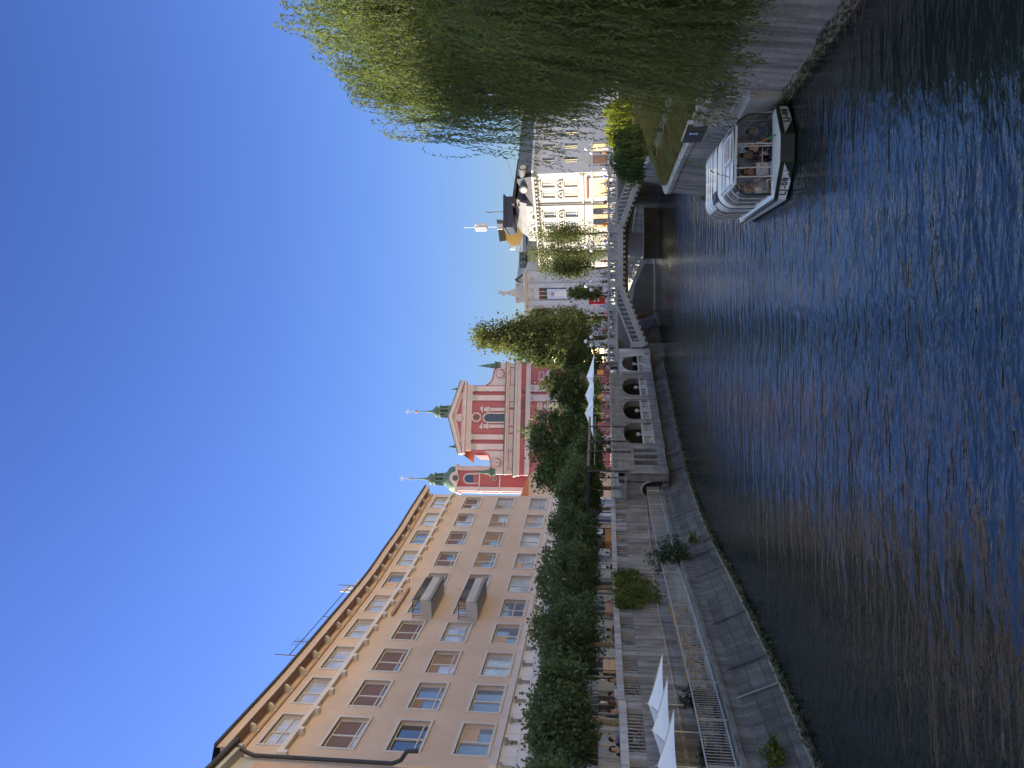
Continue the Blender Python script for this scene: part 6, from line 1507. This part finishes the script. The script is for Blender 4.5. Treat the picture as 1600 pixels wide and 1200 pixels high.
# deck with a well for the cabin
mb = MB(); dk = ring_(.985, ZG+.02); inn = [(-1.28, LEN-.2), (-1.28, .12), (-.5, .05), (.5, .05), (1.28, .12), (1.28, LEN-.2)]
for i in range(5): mb.quad(dk[i], dk[i+1], (*inn[i+1], ZG+.10), (*inn[i], ZG+.10))
mb.quad(dk[5], dk[0], (*inn[0], ZG+.10), (*inn[5], ZG+.10))
for i in range(6): a, c = inn[i], inn[(i+1) % 6]; mb.quad((*a, ZG+.10), (*c, ZG+.10), (*c, .02), (*a, .02))
bo('deck', mb, M_hullw)
mb = MB(); mb.poly([(x, y, .03) for x, y in inn]); bo('floor', mb, M_conc)
# white name panels on the bow faces and along the left side
def face_pts(p0, p1, L_, out=.02):
    p0 = Vector((*p0, 0)); p1 = Vector((*p1, 0)); d = p1-p0; n = Vector((d.y, -d.x, 0)).normalized()
    return [tuple(p0+d*f+n*out+Vector((0, 0, z))) for f, z in L_], n
for (p0, p1, L_) in (((-1.5, 0), (-.45, -.85), [(.0, .12), (.5, .06), (1.0, .36), (0.0, .40)]), ((.45, -.85), (1.5, 0), [(0.0, .36), (.5, .06), (1.0, .12), (1.0, .40)])):
    pts_, n_ = face_pts(p0, p1, L_); mb = MB(); mb.prism(pts_, tuple(-n_*.02)); pn = bo('name_panel', mb, M_hullw)
    me = textmesh('LJ-08', .27, .004, .008); me.materials.append(M_black); me.transform(Matrix.Rotation(R(90), 4, 'X')); d = Vector((p1[0]-p0[0], p1[1]-p0[1], 0)); c = Vector((*p0, 0)).lerp(Vector((*p1, 0)), .36 if p0[0] < -1 else .64)+n_*.03+Vector((0, 0, .235))
    me.transform(Matrix.Translation(c) @ Matrix.Rotation(math.atan2(d.y, d.x), 4, 'Z')); tx = link('lettering', me, None, pn)
mb = MB(); mb.prism([(-1.51, .05, .1), (-1.51, LEN, .18), (-1.51, LEN, .40), (-1.51, .05, .40)], (-.02, 0, 0)); bo('side_panel', mb, M_hullw)
mb = MB(); mb.ball((-.75, -.68, .22), .08, 8); bo('bow_fitting', mb, M_metal)
# canopy
def prof(y, hw=1.32, top=1.76, r=.55, n=8):
    zb = ZG+.1; pts_ = [(-hw, zb), (-hw, zb+.3), (-hw, top-r)]
    pts_ += [(-hw+r-r*math.cos(math.pi/2*k/n), top-r+r*math.sin(math.pi/2*k/n)) for k in range(1, n+1)]
    pts_ += [(-x, z) for x, z in reversed(pts_)]
    return [Vector((x, y, z+.03*math.sin(math.pi*(x+hw)/(2*hw)))) for x, z in pts_]
def skinband(y0, y1, i0, i1, kw0={}, kw1={}):
    a, c = prof(y0, **kw0), prof(y1, **kw1); m_ = MB()
    for i in range(i0, i1): m_.add([a[i], a[i+1], c[i+1], c[i]], [(0, 1, 2, 3)], smooth=True)
    return m_
NP = len(prof(0)); ia, ib = 8, NP-9
bigk = dict(hw=1.38, top=1.9, r=.6)
bo('roof', skinband(.1, 2.7, ia, ib), M_hullw)
mb = skinband(2.7, 2.95, 0, NP-1, {}, bigk); bo('roof_step', mb, M_hullw)
bo('roof_band', skinband(2.95, 4.1, 0, NP-1, bigk, bigk), M_hullw)
bo('roof', skinband(4.1, 6.1, ia-2, ib+2, bigk, bigk), M_hullw)
gls = bo('side_glass', skinband(.15, 2.7, 0, ia), M_glass); bo('side_glass', skinband(.15, 2.7, ib, NP-1), M_glass)
bo('side_glass', skinband(4.1, 6.1, 0, ia-2, bigk, bigk), M_glass); bo('side_glass', skinband(4.1, 6.1, ib+2, NP-1, bigk, bigk), M_glass)
for y, k in ((.12, {}), (.95, {}), (1.85, {}), (2.68, {}), (2.95, bigk), (4.1, bigk), (4.75, bigk), (5.4, bigk), (6.1, bigk)):
    mb = MB(); mb.tube(prof(y, **k), .028 if y > .2 else .04, 6); bo('hoop', mb, M_dmetal if y in (.12, 4.1, 2.95) else M_metal)
mb = MB(); P0 = prof(.12); mb.bar(P0[ia]+Vector((0, -.05, .02)), P0[ib]+Vector((0, -.05, .0)), .12, .07); bo('front_beam', mb, M_hullw)
# roof hatches and rails
mb = MB(); mb.box((.35, 1.2, 1.83), (.9, 1.3, .05)); bo('roof_hatch', mb, M_hullw); mb = MB(); mb.box((.35, 1.2, 1.86), (.7, 1.05, .02)); bo('hatch_glass', mb, M_pane)
for x in (-.95, .95): mb = MB(); mb.tube([(x, .3, 1.78), (x, .4, 1.86), (x, 2.4, 1.86), (x, 2.5, 1.78)], .018, 6); bo('grab_rail', mb, M_metal)
mb = MB(); mb.b2((-1.12, 3.1, 1.91), (-.7, 3.9, 1.94)); bo('roof_window', mb, M_dmetal)
# windscreen posts and panes
for x in (-.72, -.42, .28, .36): mb = MB(); mb.bar((x, .1, ZG+.1), (x, .1, 1.76), .035, .04); bo('windscreen_post', mb, M_metal)
for x0, x1 in ((-1.28, -.74), (.38, 1.28)): mb = MB(); mb.quad((x0, .1, ZG+.1), (x1, .1, ZG+.1), (x1*.93 if abs(x1) > 1 else x1, .1, 1.7), (x0*.93 if abs(x0) > 1 else x0, .1, 1.7)); bo('windscreen_pane', mb, M_glass)
mb = MB(); mb.tube([(-1.2, -.1, ZG+.12), (-1.2, -.1, ZG+.3), (-.9, -.3, ZG+.3), (-.9, -.3, ZG+.12)], .02, 6); bo('bow_cleat', mb, M_metal)
mb = MB(); mb.tube([(1.42, .3, ZG+.05), (1.46, .6, .9), (1.46, 3.5, .95)], .025, 6); bo('side_rail', mb, M_hullw)
# seats
def bw(x, y, z): return BL+Matrix.Rotation(BA, 3, 'Z') @ Vector((x, y, z))
seats = [(-.95, .55), (-.35, .6), (.35, .75), (.9, .8), (-.9, 1.6), (-.3, 1.6), (.3, 1.75), (.9, 1.8), (-.6, 3.3), (.5, 3.3)]
sn = ['front row, far left', 'front row, left of the flag', 'front row, behind the flag', 'front row, far right', 'second row, far left', 'second row, left middle', 'second row, right middle', 'second row, far right', 'rear row, left', 'rear row, right']
sp0_ = None
for (x, y), nm in zip(seats, sn):
    if sp0_ is None:
        sp0_ = thing('boat_seat', '', 'seat'); mb = MB(); mb.box((0, 0, .42), (.44, .42, .05)); obj('seat_pad', mb, M_hullw, sp0_, False)
        mb = MB(); mb.box((0, .21, .68), (.42, .04, .42)); obj('backrest', mb, M_hullw, sp0_, False)
        for s in (-1, 1): mb = MB(); mb.tube([(s*.18, .18, 0), (s*.18, .18, .42), (s*.18, -.16, .42), (s*.18, -.2, 0)], .018, 6); obj('leg_frame', mb, M_metal, sp0_, False)
        sp0_.location = bw(x, y, .03); sp0_.rotation_euler.z = BA; o = sp0_
    else: o = dup(sp0_, bw(x, y, .03), BA+R(180 if nm.startswith('rear') else 0))
    o['label'] = 'white boat seat, '+nm; o['group'] = 'white seats aboard the tour boat'
ps = [(-.95, .5, (.75, .76, .78), 'brown', 0, 'passenger in white shirt at the left of the boat'), (.35, .7, (.03, .03, .035), 'dark', 0, 'passenger in black behind the small flag'), (.9, .75, (.1, .16, .3), 'dark', 0, 'passenger in blue near the right end of the boat'),
      (-.3, 1.55, (.35, .2, .16), 'brown', 1, 'long-haired passenger in brown in the second row'), (.3, 1.7, (.2, .1, .1), 'dark', 0, 'passenger in maroon in the second row'), (.9, 1.75, (.5, .5, .52), 'grey', 0, 'grey-haired passenger in pale top in the second row'), (-.9, 1.55, (.14, .2, .34), 'dark', 0, 'passenger in navy at the left of the second row'), (-.6, 3.2, (.6, .42, .3), 'fair', 1, 'fair-haired passenger at the left of the rear row')]
for x, y, c, h_, lg, lb in ps:
    person(lb, bw(x, y, .0), BA+R(pc.uniform(-40, 40)), 'sit', c, hair=h_, long_=bool(lg), group='passengers aboard the tour boat', sc=.97)
tt = dup(tp_, bw(-.02, .95, .03), BA); tt['label'] = 'grey square table between the passengers in the boat'; tt['group'] = 'tables aboard the boat'
fl = thing('flag', 'small drooping white, green and red flag on a thin pole at the bow', 'flag', bw(.32, -.25, ZG+.05), BA)
mb = MB(); mb.tube([(0, .25, 0), (.0, -.02, .62)], .013, 6); obj('pole', mb, M_hullw, fl, False)
mb = MB()
for i in range(8):
    f = lambda u, v: (.03*math.sin(u*9+v)+.30*u*.35+.1*v, -.02+.25*(1-v)*.4-.1*u, .56-.30*v-.26*u)
    for j in range(3): mb.quad(f(i/8, j/3), f((i+1)/8, j/3), f((i+1)/8, (j+1)/3), f(i/8, (j+1)/3))
cl = obj('cloth', mb, flat((.05, .22, .07), .8), fl, False)
mb = MB()
for i in range(3): mb.quad(*[tuple(Vector(f(a_, b_))+Vector((0, -.012, 0))) for a_, b_ in ((i/8, 0), ((i+1)/8, 0), ((i+1)/8, .66), (i/8, .66))])
obj('red_band', mb, flat((.5, .06, .05), .8), cl, False)
